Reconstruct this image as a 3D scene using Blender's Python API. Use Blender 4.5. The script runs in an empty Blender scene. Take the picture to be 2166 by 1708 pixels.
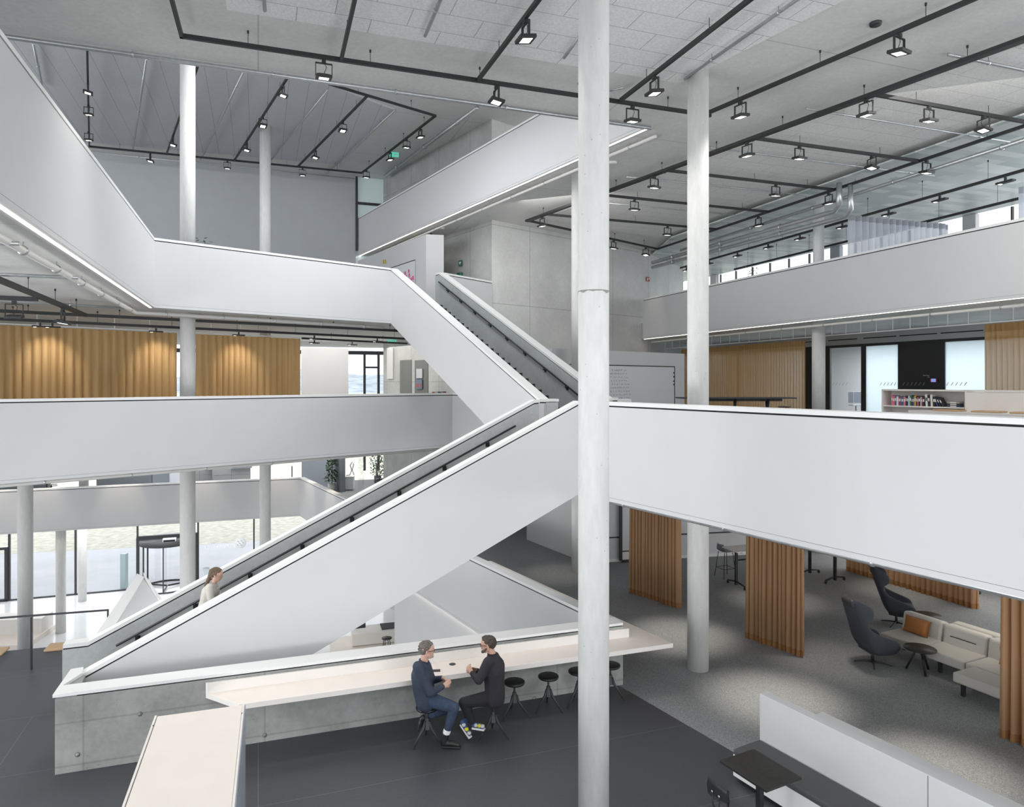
import bpy, math, random
from mathutils import Vector, Matrix
random.seed(7)
PI = math.pi
# ------------------------------------------------------------------ camera
FOC, CX, HY = 1490.0, 1083.0, 808.0     # in pixels of the 2166 x 1708 frame
scene = bpy.context.scene
cam_d = bpy.data.cameras.new('camera'); cam = bpy.data.objects.new('camera', cam_d)
scene.collection.objects.link(cam); scene.camera = cam
cam.location = (0, 0, 0); cam.rotation_euler = (PI/2, 0, 0)
cam_d.sensor_fit = 'HORIZONTAL'; cam_d.sensor_width = 36.0
cam_d.lens = 36.0*FOC/2166.0
cam_d.shift_x = 0.0; cam_d.shift_y = (HY-854.0)/2166.0
cam_d.clip_start = 0.1; cam_d.clip_end = 2000
# ------------------------------------------------------------------ view + world
vs = scene.view_settings
scene.display_settings.display_device = 'sRGB'
vs.view_transform = 'Standard'; vs.look = 'None'; vs.gamma = 1.0; vs.exposure = 0.14
vs.use_curve_mapping = False
w = bpy.data.worlds.new('overcast sky'); scene.world = w; w.use_nodes = True
nt = w.node_tree; nt.nodes.clear()
wo = nt.nodes.new('ShaderNodeOutputWorld'); bg = nt.nodes.new('ShaderNodeBackground')
tc = nt.nodes.new('ShaderNodeTexCoord'); nz = nt.nodes.new('ShaderNodeTexNoise')
mp = nt.nodes.new('ShaderNodeMapping'); mp.inputs['Scale'].default_value = (1.5, 1.5, 9)
cr = nt.nodes.new('ShaderNodeValToRGB')
cr.color_ramp.elements[0].color = (0.86, 0.90, 0.97, 1); cr.color_ramp.elements[1].color = (0.98, 0.99, 1.0, 1)
cr.color_ramp.elements[0].position = .3; cr.color_ramp.elements[1].position = .65
nt.links.new(tc.outputs['Generated'], mp.inputs['Vector']); nt.links.new(mp.outputs[0], nz.inputs['Vector'])
nz.inputs['Scale'].default_value = 2.0
nt.links.new(nz.outputs['Fac'], cr.inputs[0]); nt.links.new(cr.outputs[0], bg.inputs[0])
bg.inputs[1].default_value = 2.3
nt.links.new(bg.outputs[0], wo.inputs[0])

def area_light(name, loc, target, sx, sy, power, col=(1, 1, 1)):
    d = bpy.data.lights.new(name, 'AREA'); d.shape = 'RECTANGLE'; d.size = sx; d.size_y = sy
    d.energy = power; d.color = col
    o = bpy.data.objects.new(name, d); scene.collection.objects.link(o)
    o.location = loc
    o.rotation_euler = (Vector(target)-Vector(loc)).to_track_quat('-Z', 'Y').to_euler()
    return o
def spot_light(name, loc, target, power, ang=60, blend=.7, col=(1, .86, .68), r=.06):
    d = bpy.data.lights.new(name, 'SPOT'); d.energy = power; d.spot_size = math.radians(ang)
    d.spot_blend = blend; d.color = col; d.shadow_soft_size = r
    o = bpy.data.objects.new(name, d); scene.collection.objects.link(o)
    o.location = loc
    o.rotation_euler = (Vector(target)-Vector(loc)).to_track_quat('-Z', 'Y').to_euler()
    return o
DAY = (0.95, 0.975, 1.0)
# daylight from the east windows and unseen roof glazing; the others are added fills
area_light('fill_rear', (0, -5.4, 1.5), (-2, 20, 5.5), 24, 7, 60, DAY)  # added rear fill, in front of the solid rear wall
area_light('fill_rear_low', (8, -5.2, -4.2), (5, 3, 6.0), 9, 2.4, 800, DAY)  # unseen fill added low down, aimed up to brighten the ceilings
area_light('fill_west', (-17.5, 4.5, -3.4), (-7, 8, 6), 14, 4, 1500, DAY)  # added west fill, tilted up at the near ceiling
area_light('fill_north_west', (-23, 16, 5.0), (-6, 24, 10), 9, 4, 420, DAY)  # unseen fill added to brighten the roof planks
area_light('daylight_east', (21.2, 11.5, 4.3), (5, 8, 6.3), 20, 1.8, 900, DAY)
area_light('fill_east_low', (20, 8, -3.6), (4, 14, -2.6), 22, 2.4, 500, DAY)  # added fill for the lounge under the second gallery
area_light('daylight_roof', (-5.0, 18.6, 9.6), (-8.5, 18, -5), 5, 5, 850, DAY)

# ------------------------------------------------------------------ levels (height relative to the eye)
F0, F1, F2, F3, F4 = -10.9, -5.68, -1.48, 2.72, 6.92
C0, C1, C2, C3, C4 = F1-.75, F2-.75, F3-.75, F4-.75, 10.0
T1, T2, T3, T4 = F1+1.1, F2+1.1, F3+1.1, F4+1.1
PH = 1.85
def P(px, py, z):
    """the point at height z seen at a pixel"""
    D = z*FOC/(HY-py); return Vector(((px-CX)*D/FOC, D, z))
def PD(px, py, D):
    """the point at depth D seen at a pixel"""
    return Vector(((px-CX)*D/FOC, D, (HY-py)*D/FOC))
def px_on(px, a, b):
    """where the plan line a-b crosses the column of sight px"""
    k = (px-CX)/FOC; ax, ay = a[0], a[1]; dx, dy = b[0]-ax, b[1]-ay
    t = (k*ay-ax)/(dx-k*dy); return (ax+dx*t, ay+dy*t)
Bd = Vector((.941, .339)); Ad = Vector((.339, -.941)); Gd = Vector((.508, -.861)); Ld = Vector((.72, .694)); Wd = Vector((.938, .347))

# ------------------------------------------------------------------ materials
MATS = {}
def new_mat(name):
    m = bpy.data.materials.new(name); m.use_nodes = True
    MATS[name] = m; return m, m.node_tree, m.node_tree.nodes['Principled BSDF']
def plain(name, col, rough=.5, metal=0.0, spec=.5, noise=0.0, nscale=6.0, bump=0.0, bscale=60.0):
    m, t, b = new_mat(name)
    b.inputs['Roughness'].default_value = rough; b.inputs['Metallic'].default_value = metal
    b.inputs['Specular IOR Level'].default_value = spec
    b.inputs['Base Color'].default_value = (*col, 1)
    geo = t.nodes.new('ShaderNodeNewGeometry')
    if noise:
        n = t.nodes.new('ShaderNodeTexNoise'); n.inputs['Scale'].default_value = nscale; n.inputs['Detail'].default_value = 6
        t.links.new(geo.outputs['Position'], n.inputs['Vector'])
        r = t.nodes.new('ShaderNodeMapRange'); r.inputs['From Min'].default_value = .3; r.inputs['From Max'].default_value = .7
        r.inputs['To Min'].default_value = 1-noise; r.inputs['To Max'].default_value = 1+noise
        t.links.new(n.outputs['Fac'], r.inputs['Value'])
        v = t.nodes.new('ShaderNodeVectorMath'); v.operation = 'SCALE'; v.inputs[0].default_value = col
        t.links.new(r.outputs[0], v.inputs['Scale']); t.links.new(v.outputs[0], b.inputs['Base Color'])
    if bump:
        n2 = t.nodes.new('ShaderNodeTexNoise'); n2.inputs['Scale'].default_value = bscale; n2.inputs['Detail'].default_value = 4
        t.links.new(geo.outputs['Position'], n2.inputs['Vector'])
        bp = t.nodes.new('ShaderNodeBump'); bp.inputs['Strength'].default_value = bump; bp.inputs['Distance'].default_value = .01
        t.links.new(n2.outputs['Fac'], bp.inputs['Height']); t.links.new(bp.outputs[0], b.inputs['Normal'])
    return m
def concrete(name, col, var=.16, holes=True, form=(2.5, 3.0), rot=0.0, stretch=(1, 1, 1), second='Z', dark=.66):
    """cast concrete: cloudy mottling, fine pores, form joints"""
    m, t, b = new_mat(name); L = t.links.new
    b.inputs['Roughness'].default_value = .62; b.inputs['Specular IOR Level'].default_value = .35
    geo = t.nodes.new('ShaderNodeNewGeometry')
    mpn = t.nodes.new('ShaderNodeMapping'); mpn.inputs['Scale'].default_value = stretch
    L(geo.outputs['Position'], mpn.inputs['Vector'])
    n1 = t.nodes.new('ShaderNodeTexNoise'); n1.inputs['Scale'].default_value = .9; n1.inputs['Detail'].default_value = 9; n1.inputs['Roughness'].default_value = .62
    n2 = t.nodes.new('ShaderNodeTexNoise'); n2.inputs['Scale'].default_value = 14; n2.inputs['Detail'].default_value = 5
    vo = t.nodes.new('ShaderNodeTexVoronoi'); vo.inputs['Scale'].default_value = 7
    L(mpn.outputs[0], n1.inputs['Vector']); L(mpn.outputs[0], n2.inputs['Vector']); L(geo.outputs['Position'], vo.inputs['Vector'])
    r1 = t.nodes.new('ShaderNodeMapRange'); r1.inputs['From Min'].default_value = .3; r1.inputs['From Max'].default_value = .7
    r1.inputs['To Min'].default_value = 1-var; r1.inputs['To Max'].default_value = 1+var
    L(n1.outputs['Fac'], r1.inputs['Value'])
    r2 = t.nodes.new('ShaderNodeMapRange'); r2.inputs['From Min'].default_value = .3; r2.inputs['From Max'].default_value = .7
    r2.inputs['To Min'].default_value = .95; r2.inputs['To Max'].default_value = 1.05
    L(n2.outputs['Fac'], r2.inputs['Value'])
    mu = t.nodes.new('ShaderNodeMath'); mu.operation = 'MULTIPLY'; L(r1.outputs[0], mu.inputs[0]); L(r2.outputs[0], mu.inputs[1])
    po = t.nodes.new('ShaderNodeMapRange'); po.inputs['From Min'].default_value = .05; po.inputs['From Max'].default_value = .085
    po.inputs['To Min'].default_value = .72 if holes else 1.0; po.inputs['To Max'].default_value = 1.0
    L(vo.outputs['Distance'], po.inputs['Value'])
    m2 = t.nodes.new('ShaderNodeMath'); m2.operation = 'MULTIPLY'; L(mu.outputs[0], m2.inputs[0]); L(po.outputs[0], m2.inputs[1])
    last = m2
    if form:
        rt = t.nodes.new('ShaderNodeMapping'); rt.inputs['Rotation'].default_value = (0, 0, -rot)
        L(geo.outputs['Position'], rt.inputs['Vector'])
        sx = t.nodes.new('ShaderNodeSeparateXYZ'); L(rt.outputs[0], sx.inputs[0])
        for src, per in ((sx.outputs['X'], form[0]), (sx.outputs[second], form[1])):
            d = t.nodes.new('ShaderNodeMath'); d.operation = 'PINGPONG'; d.inputs[1].default_value = per/2
            L(src, d.inputs[0])
            g = t.nodes.new('ShaderNodeMapRange'); g.inputs['From Min'].default_value = .006; g.inputs['From Max'].default_value = .02
            g.inputs['To Min'].default_value = dark; g.inputs['To Max'].default_value = 1.0
            L(d.outputs[0], g.inputs['Value'])
            mm = t.nodes.new('ShaderNodeMath'); mm.operation = 'MULTIPLY'; L(last.outputs[0], mm.inputs[0]); L(g.outputs[0], mm.inputs[1]); last = mm
    v = t.nodes.new('ShaderNodeVectorMath'); v.operation = 'SCALE'; v.inputs[0].default_value = col
    L(last.outputs[0], v.inputs['Scale']); L(v.outputs[0], b.inputs['Base Color'])
    bp = t.nodes.new('ShaderNodeBump'); bp.inputs['Strength'].default_value = .25; bp.inputs['Distance'].default_value = .01
    L(n2.outputs['Fac'], bp.inputs['Height']); L(bp.outputs[0], b.inputs['Normal'])
    return m
def panels(name, col, bw, bh, mortar, line=.55, rough=.85, speck=.18, rot=0.0, offs=.5, col2=None, metal=0.0, squash=None):
    """flat boards with joints between them, laid out in plan"""
    m, t, b = new_mat(name); L = t.links.new
    b.inputs['Roughness'].default_value = rough; b.inputs['Metallic'].default_value = metal
    geo = t.nodes.new('ShaderNodeNewGeometry'); rt = t.nodes.new('ShaderNodeMapping')
    rt.inputs['Rotation'].default_value = (0, 0, -rot); L(geo.outputs['Position'], rt.inputs['Vector'])
    sx = t.nodes.new('ShaderNodeSeparateXYZ'); L(rt.outputs[0], sx.inputs[0])
    cb = t.nodes.new('ShaderNodeCombineXYZ'); L(sx.outputs['X'], cb.inputs['X']); L(sx.outputs['Y'], cb.inputs['Y'])
    br = t.nodes.new('ShaderNodeTexBrick'); br.inputs['Scale'].default_value = 1.0
    br.inputs['Brick Width'].default_value = bw; br.inputs['Row Height'].default_value = bh
    br.inputs['Mortar Size'].default_value = mortar; br.inputs['Mortar Smooth'].default_value = .1
    br.offset = offs; br.inputs['Bias'].default_value = 0
    br.inputs['Color1'].default_value = (*col, 1); br.inputs['Color2'].default_value = (*(col2 or col), 1)
    br.inputs['Mortar'].default_value = (*[c*line for c in col], 1)
    L(cb.outputs[0], br.inputs['Vector'])
    n = t.nodes.new('ShaderNodeTexNoise'); n.inputs['Scale'].default_value = 28; n.inputs['Detail'].default_value = 6
    L(geo.outputs['Position'], n.inputs['Vector'])
    r = t.nodes.new('ShaderNodeMapRange'); r.inputs['From Min'].default_value = .3; r.inputs['From Max'].default_value = .7
    r.inputs['To Min'].default_value = 1-speck; r.inputs['To Max'].default_value = 1+speck; L(n.outputs['Fac'], r.inputs['Value'])
    v = t.nodes.new('ShaderNodeVectorMath'); v.operation = 'SCALE'; L(br.outputs['Color'], v.inputs[0]); L(r.outputs[0], v.inputs['Scale'])
    L(v.outputs[0], b.inputs['Base Color'])
    return m
def emit(name, col, strength):
    m, t, b = new_mat(name); t.nodes.remove(b)
    e = t.nodes.new('ShaderNodeEmission'); e.inputs[0].default_value = (*col, 1); e.inputs[1].default_value = strength
    t.links.new(e.outputs[0], t.nodes['Material Output'].inputs[0]); return m
def cloth_sheer(name, col, trans=.45, alpha=.12, weave=140.0):
    """woven curtain cloth that lets light through"""
    m, t, b = new_mat(name); L = t.links.new
    b.inputs['Roughness'].default_value = .9; b.inputs['Base Color'].default_value = (*col, 1); b.inputs['Specular IOR Level'].default_value = .1
    tr = t.nodes.new('ShaderNodeBsdfTranslucent'); tr.inputs[0].default_value = (*col, 1)
    tp = t.nodes.new('ShaderNodeBsdfTransparent')
    m1 = t.nodes.new('ShaderNodeMixShader'); m1.inputs[0].default_value = trans
    m2 = t.nodes.new('ShaderNodeMixShader'); m2.inputs[0].default_value = alpha
    L(b.outputs[0], m1.inputs[1]); L(tr.outputs[0], m1.inputs[2]); L(m1.outputs[0], m2.inputs[1]); L(tp.outputs[0], m2.inputs[2])
    L(m2.outputs[0], t.nodes['Material Output'].inputs[0]); return m
def glass(name, col=(.975, .985, .99), refl=.08, tint=.0):
    m, t, b = new_mat(name); t.nodes.remove(b); L = t.links.new
    tp = t.nodes.new('ShaderNodeBsdfTransparent'); tp.inputs[0].default_value = (*col, 1)
    gl = t.nodes.new('ShaderNodeBsdfGlossy'); gl.inputs['Roughness'].default_value = .02
    lw = t.nodes.new('ShaderNodeLayerWeight'); lw.inputs[0].default_value = .15
    fr = t.nodes.new('ShaderNodeMath'); fr.operation = 'MULTIPLY_ADD'; fr.inputs[1].default_value = .35; fr.inputs[2].default_value = .02; L(lw.outputs['Facing'], fr.inputs[0])
    mx = t.nodes.new('ShaderNodeMixShader'); L(fr.outputs[0], mx.inputs[0]); L(tp.outputs[0], mx.inputs[1]); L(gl.outputs[0], mx.inputs[2])
    L(mx.outputs[0], t.nodes['Material Output'].inputs[0]); return m
def frosted(name, col=(.86, .93, .96), clear=.3):
    m, t, b = new_mat(name); t.nodes.remove(b); L = t.links.new
    tp = t.nodes.new('ShaderNodeBsdfTransparent'); tp.inputs[0].default_value = (*col, 1)
    tr = t.nodes.new('ShaderNodeBsdfTranslucent'); tr.inputs[0].default_value = (*col, 1)
    df = t.nodes.new('ShaderNodeBsdfDiffuse'); df.inputs[0].default_value = (*col, 1)
    m0 = t.nodes.new('ShaderNodeMixShader'); m0.inputs[0].default_value = .35
    mx = t.nodes.new('ShaderNodeMixShader'); mx.inputs[0].default_value = clear
    L(tr.outputs[0], m0.inputs[1]); L(df.outputs[0], m0.inputs[2]); L(m0.outputs[0], mx.inputs[1]); L(tp.outputs[0], mx.inputs[2])
    L(mx.outputs[0], t.nodes['Material Output'].inputs[0]); return m
rB = math.atan2(.339, .941)
M_white = plain('white panel', (.655, .658, .665), .55, noise=.012, nscale=1.2)
M_cap = plain('white cap', (.86, .86, .85), .45)
M_capwarm = plain('warm white top', (.84, .80, .76), .45)
M_plaster = plain('grey plaster', (.50, .52, .54), .8, noise=.02, nscale=2)
M_groove = plain('dark joint', (.02, .02, .022), .8)
M_hair = plain('fine joint', (.16, .16, .17), .8)
M_ceil = concrete('ceiling concrete', (.74, .74, .72), .06, False, (7.5, 5.2), math.atan2(.339, .941), (1, 1, 1), 'Y', .7)
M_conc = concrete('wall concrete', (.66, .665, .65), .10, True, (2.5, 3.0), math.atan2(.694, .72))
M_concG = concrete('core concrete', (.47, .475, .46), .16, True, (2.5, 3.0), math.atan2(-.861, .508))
M_concW = concrete('parapet concrete', (.33, .34, .325), .34, True, (2.5, .62), math.atan2(.331, .943), (1, 1, 1), 'Z', .8)
M_concS = concrete('stair concrete', (.48, .50, .495), .13, True, None)
M_col = concrete('column concrete', (.72, .725, .705), .06, True, None, 0, (1, 1, .25))
M_felt = panels('wood wool boards', (.86, .86, .85), 1.2, .6, .007, .5, .95, .10, rB)
M_feltL = panels('wood wool planks', (.62, .63, .65), .64, 60.0, .008, .6, .95, .08, rB)
M_felt3 = panels('wood wool boards east', (.82, .82, .80), 1.25, .6, .006, .6, .95, .10, rB)
M_metalceil = panels('metal ceiling panels', (.86, .89, .87), 1.2, .3, .0, .8, .35, .03, rB, .37, (.50, .58, .57), .0)
M_lino = panels('dark linoleum', (.062, .066, .074), 12.0, 2.0, .006, 2.1, .42, .10, rB, .3)
M_carpet = None
M_floor0 = plain('polished pale floor', (.82, .83, .85), .14, noise=.03, nscale=1.0)
M_black = plain('black steel', (.022, .022, .024), .45)
M_track = plain('black track', (.026, .026, .027), .5)
M_galv = plain('galvanised steel', (.55, .57, .58), .35, .75, noise=.08, nscale=12)
M_whitepipe = plain('white painted pipe', (.78, .77, .74), .4)
M_alu = plain('aluminium', (.62, .63, .65), .3, .9)
M_led = emit('led strip', (1.0, .93, .82), 5.0)
M_lens = emit('lamp lens', (1.0, .95, .88), 3.5)
M_orange = cloth_sheer('ochre curtain', (.74, .52, .27), .40, .0)
M_orangeR = cloth_sheer('ochre sheer curtain', (.66, .43, .20), .42, .14)
M_orangeD = cloth_sheer('copper curtain', (.44, .27, .15), .28, .0)
M_sheer = cloth_sheer('white sheer curtain', (.68, .70, .77), .45, .08)
M_glass = glass('clear glass'); M_frost = frosted('etched glass')
M_ply = plain('pale birch', (.86, .785, .72), .45, noise=.015, nscale=3)
M_ply2 = plain('pale white ash', (.85, .81, .77), .42, noise=.012, nscale=3)
M_ochre = plain('tan leather', (.52, .29, .14), .55, noise=.05, nscale=10)
M_dark = plain('charcoal wool', (.045, .05, .06), .95, bump=.3, bscale=200)
M_darkseat = plain('charcoal seat', (.085, .085, .09), .95, bump=.2, bscale=200)
M_sofa = plain('light grey wool', (.60, .58, .54), .95, noise=.08, nscale=150, bump=.3, bscale=160)
M_screen = plain('whiteboard', (.72, .74, .76), .25)
M_frame = plain('anthracite frame', (.04, .042, .045), .5)
def carpet():
    m, t, b = new_mat('speckled carpet'); L = t.links.new
    b.inputs['Roughness'].default_value = 1; b.inputs['Specular IOR Level'].default_value = .05
    geo = t.nodes.new('ShaderNodeNewGeometry')
    n = t.nodes.new('ShaderNodeTexNoise'); n.inputs['Scale'].default_value = 70; n.inputs['Detail'].default_value = 6; n.inputs['Roughness'].default_value = .8
    L(geo.outputs['Position'], n.inputs['Vector'])
    c = t.nodes.new('ShaderNodeValToRGB'); e = c.color_ramp.elements
    e[0].position = .38; e[0].color = (.165, .172, .178, 1); e[1].position = .66; e[1].color = (.46, .47, .475, 1)
    L(n.outputs['Fac'], c.inputs[0]); L(c.outputs[0], b.inputs['Base Color'])
    bp = t.nodes.new('ShaderNodeBump'); bp.inputs['Strength'].default_value = .4; bp.inputs['Distance'].default_value = .01
    L(n.outputs['Fac'], bp.inputs['Height']); L(bp.outputs[0], b.inputs['Normal']); return m
M_carpet = carpet()

# ------------------------------------------------------------------ mesh helpers
COL = scene.collection
def tag(o, label=None, cat=None, group=None, kind=None):
    if label: o['label'] = label
    if cat: o['category'] = cat
    if group: o['group'] = group
    if kind: o['kind'] = kind
    return o
def empty(name, loc=(0, 0, 0), rz=0.0, label=None, cat=None, group=None):
    o = bpy.data.objects.new(name, None); COL.objects.link(o); o.empty_display_size = .2
    o.location = loc; o.rotation_euler = (0, 0, rz); return tag(o, label, cat, group)
class MB:
    def __init__(s): s.v = []; s.f = []; s.m = []; s.mats = []; s.cur = 0; s.sm = []; s.smooth = False
    def mat(s, m):
        if m not in s.mats: s.mats.append(m)
        s.cur = s.mats.index(m); return s
    def add(s, vs, fs):
        n = len(s.v); s.v += [tuple(v) for v in vs]
        for f in fs: s.f.append(tuple(i+n for i in f)); s.m.append(s.cur); s.sm.append(s.smooth)
        return s
    def box(s, c, d, rz=0.0, tilt=None):
        hx, hy, hz = d[0]/2, d[1]/2, d[2]/2; R = Matrix.Rotation(rz, 3, 'Z')
        if tilt is not None: R = R @ tilt
        c = Vector(c)
        vs = [c+R @ Vector((x, y, z)) for z in (-hz, hz) for x, y in ((-hx, -hy), (hx, -hy), (hx, hy), (-hx, hy))]
        return s.add(vs, [(0, 3, 2, 1), (4, 5, 6, 7), (0, 1, 5, 4), (1, 2, 6, 5), (2, 3, 7, 6), (3, 0, 4, 7)])
    def prism(s, poly, z0, z1, top=None, bot=None, side=None):
        """poly: plan outline; z0/z1 numbers or per-vertex lists"""
        n = len(poly)
        a = sum(poly[i][0]*poly[(i+1) % n][1]-poly[(i+1) % n][0]*poly[i][1] for i in range(n))
        idx = list(range(n)) if a > 0 else list(range(n-1, -1, -1))
        g = lambda z, i: z[i] if isinstance(z, (list, tuple)) else z
        vs = [(poly[i][0], poly[i][1], g(z0, i)) for i in idx]+[(poly[i][0], poly[i][1], g(z1, i)) for i in idx]
        if side: s.mat(side)
        s.add(vs, [(i, (i+1) % n, n+(i+1) % n, n+i) for i in range(n)])
        k = len(s.v)-2*n
        if top: s.mat(top)
        s.f.append(tuple(k+n+i for i in range(n))); s.m.append(s.cur); s.sm.append(False)
        if bot: s.mat(bot)
        s.f.append(tuple(k+i for i in range(n-1, -1, -1))); s.m.append(s.cur); s.sm.append(False)
        return s
    def tube(s, pts, r, n=8, closed=False):
        pts = [Vector(p) for p in pts]; m = len(pts)
        rr = r if isinstance(r, (list, tuple)) else [r]*m
        old = s.smooth; s.smooth = True
        vs = []; up = Vector((0, 0, 1))
        for i, p in enumerate(pts):
            if closed: d = pts[(i+1) % m]-pts[i-1]
            else: d = pts[min(i+1, m-1)]-pts[max(i-1, 0)]
            d.normalize()
            a = d.cross(up)
            if a.length < .05: a = d.cross(Vector((0, 1, 0)))
            a.normalize(); b = a.cross(d)
            sc = 1.0
            if 0 < i < m-1:
                d1 = (pts[i]-pts[i-1]).normalized(); c = max(.5, abs(d1.dot(d))); sc = 1/c if not closed else 1
            for k in range(n):
                t = 2*PI*k/n; vs.append(p+(a*math.cos(t)+b*math.sin(t))*rr[i]*(sc if sc < 1.3 else 1.3))
        fs = []
        for i in range(m if closed else m-1):
            j = (i+1) % m
            for k in range(n): fs.append((i*n+k, i*n+(k+1) % n, j*n+(k+1) % n, j*n+k))
        if not closed:
            fs.append(tuple(range(n-1, -1, -1))); fs.append(tuple((m-1)*n+k for k in range(n)))
        s.add(vs, fs); s.smooth = old; return s
    def lathe(s, prof, c=(0, 0, 0), n=24, smooth=True):
        old = s.smooth; s.smooth = smooth; vs = []
        for r, z in prof:
            for k in range(n):
                t = 2*PI*k/n; vs.append((c[0]+max(r, 1e-4)*math.cos(t), c[1]+max(r, 1e-4)*math.sin(t), c[2]+z))
        m = len(prof); fs = [(i*n+k, i*n+(k+1) % n, (i+1)*n+(k+1) % n, (i+1)*n+k) for i in range(m-1) for k in range(n)]
        fs.append(tuple(range(n-1, -1, -1))); fs.append(tuple((m-1)*n+k for k in range(n)))
        s.add(vs, fs); s.smooth = old; return s
    def ball(s, c, r, n=12, m=8):
        rx, ry, rz = r if isinstance(r, (tuple, list)) else (r, r, r)
        old = s.smooth; s.smooth = True; vs = []; fs = []
        for i in range(m+1):
            a = PI*i/m
            for k in range(n):
                t = 2*PI*k/n; q = max(math.sin(a), 1e-3)
                vs.append((c[0]+rx*q*math.cos(t), c[1]+ry*q*math.sin(t), c[2]-rz*math.cos(a)))
        for i in range(m):
            for k in range(n): fs.append((i*n+k, i*n+(k+1) % n, (i+1)*n+(k+1) % n, (i+1)*n+k))
        fs.append(tuple(range(n-1, -1, -1))); fs.append(tuple(m*n+k for k in range(n)))
        s.add(vs, fs); s.smooth = old; return s
    def build(s, name, mat=None, parent=None, bevel=0.0, loc=None, rz=0.0):
        me = bpy.data.meshes.new(name); me.from_pydata(s.v, [], s.f)
        mats = s.mats or [mat]
        for m in mats: me.materials.append(m)
        for p, mi, q in zip(me.polygons, s.m, s.sm): p.material_index = mi if s.mats else 0; p.use_smooth = q
        me.update()
        o = bpy.data.objects.new(name, me); COL.objects.link(o)
        if parent: o.parent = parent
        if loc is not None: o.location = loc
        o.rotation_euler = (0, 0, rz)
        if bevel:
            b = o.modifiers.new('bevel', 'BEVEL'); b.width = bevel; b.segments = 3; b.limit_method = 'ANGLE'; b.angle_limit = .6
        return o
def children(o): return [c for c in COL.objects if c.parent == o]
def copy_tree(o, parent=None):
    c = o.copy(); COL.objects.link(c)
    if parent: c.parent = parent
    for ch in list(children(o)): copy_tree(ch, c)
    return c
def offset_line(pts, d):
    """plan polyline shifted to its left by d, mitred"""
    out = []; n = len(pts)
    for i in range(n):
        a = Vector(pts[i][:2])
        if i > 0: d0 = (a-Vector(pts[i-1][:2])).normalized()
        if i < n-1: d1 = (Vector(pts[i+1][:2])-a).normalized()
        if i == 0: d0 = d1
        if i == n-1: d1 = d0
        n0 = Vector((-d0.y, d0.x)); n1 = Vector((-d1.y, d1.x)); q = (n0+n1); q = q/max(q.dot(n0), .35)
        out.append(a+q*d)
    return out
def ribbon(mb, pts, zt, a, b, o0, o1, mo, mi=None, mt=None):
    """wall strip along pts between depths a and b under the top line zt, from offset o0 to o1"""
    A = offset_line(pts, o0); B = offset_line(pts, o1); n = len(pts); mi = mi or mo; mt = mt or mo
    vs = []
    for i in range(n):
        vs += [(A[i].x, A[i].y, zt[i]-a), (A[i].x, A[i].y, zt[i]-b), (B[i].x, B[i].y, zt[i]-a), (B[i].x, B[i].y, zt[i]-b)]
    k = len(mb.v); mb.v += vs
    def ff(f, m): mb.mat(m); mb.f.append(tuple(k+i for i in f)); mb.m.append(mb.cur); mb.sm.append(False)
    for i in range(n-1):
        p, q = 4*i, 4*(i+1)
        ff((p, q, q+1, p+1), mo); ff((p+2, p+3, q+3, q+2), mi); ff((p, p+2, q+2, q), mt); ff((p+1, q+1, q+3, p+3), mo)
    ff((0, 1, 3, 2), mo); e = 4*(n-1); ff((e, e+2, e+3, e+1), mo)
def parapet(name, pts, zt, th=.22, inner=None, H=PH, led=None, gap=True, capw=None, strip=True, parent=None, kind='structure'):
    """white clad balustrade: cap, shadow gap, panel, bottom strip"""
    if not isinstance(zt, (list, tuple)): zt = [zt]*len(pts)
    mb = MB(); s = 1 if th > 0 else -1
    q = -.02*s
    ribbon(mb, pts, zt, .065, .092, q+s*.022, th-s*.022, M_groove)
    if strip:
        ribbon(mb, pts, zt, .092, H-.072, q, th, M_white, inner)
        ribbon(mb, pts, zt, H-.072, H-.067, q+s*.004, th-s*.004, M_hair)
        ribbon(mb, pts, zt, H-.067, H+.004, q, th, M_white, inner)
    else: ribbon(mb, pts, zt, .092, H+.004, q, th, M_white, inner)
    o = mb.build(name, parent=parent)
    if kind and not parent: tag(o, kind=kind)
    c = MB(); ribbon(c, pts, zt, 0, .065, q, capw or th, M_cap); c.build('cap', parent=o)
    if led:
        l = MB(); ribbon(l, pts, zt, H+.008, H+.016, s*led[0], s*led[1], M_led); l.build('light_strip', parent=o)
    return o
# ================================================================== STRUCTURE
def M_greyblue_(): return MATS.get('grey blue wall') or plain('grey blue wall', (.40, .42, .47), .7)
def V2(v): return (v[0], v[1])
def along(p, d, s): return (p[0]+d[0]*s, p[1]+d[1]*s)
def slab(name, poly, z0, z1, top, bot, side=M_white):
    mb = MB(); mb.prism(poly, z0, z1, top, bot, side)
    return tag(mb.build(name), kind='structure')
# stair lines
N0, N1 = Vector((-6.75, 10.95)), Vector((1.32, 14.02))          # lower flight, near face, low end / top end
u1 = (N1-N0).normalized(); n1 = Vector((-u1.y, u1.x))
A3, A2 = Vector((-4.06, 23.7)), Vector((.62, 15.45))              # upper flight, outer face, top end / low end
u2 = (A2-A3).normalized(); n2 = Vector((-u2.y, u2.x))
FARO = 1.60                                                      # inner face of the far parapet of the lower flight
W0, W1 = Vector((-6.6, 10.17)), Vector((2.08, 13.2))
uW = (W1-W0).normalized(); nW = Vector((-uW.y, uW.x))
G0 = (1.86, 13.40)                                               # gallery line, near end
def Gp(s): return along(G0, Gd, -s)
GB = (-10.15, 33.75)
L3a, L3b, L3c = (-5.57, 7.66), (-9.49, 18.66), V2(A3)
L3near = along(L3a, Ad, 6.0)
core = [(-.77, 26.8), (6.5, 33.1), (9.0, 37.0), (0.0, 43.0), (-6.3, 34.5)]
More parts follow.
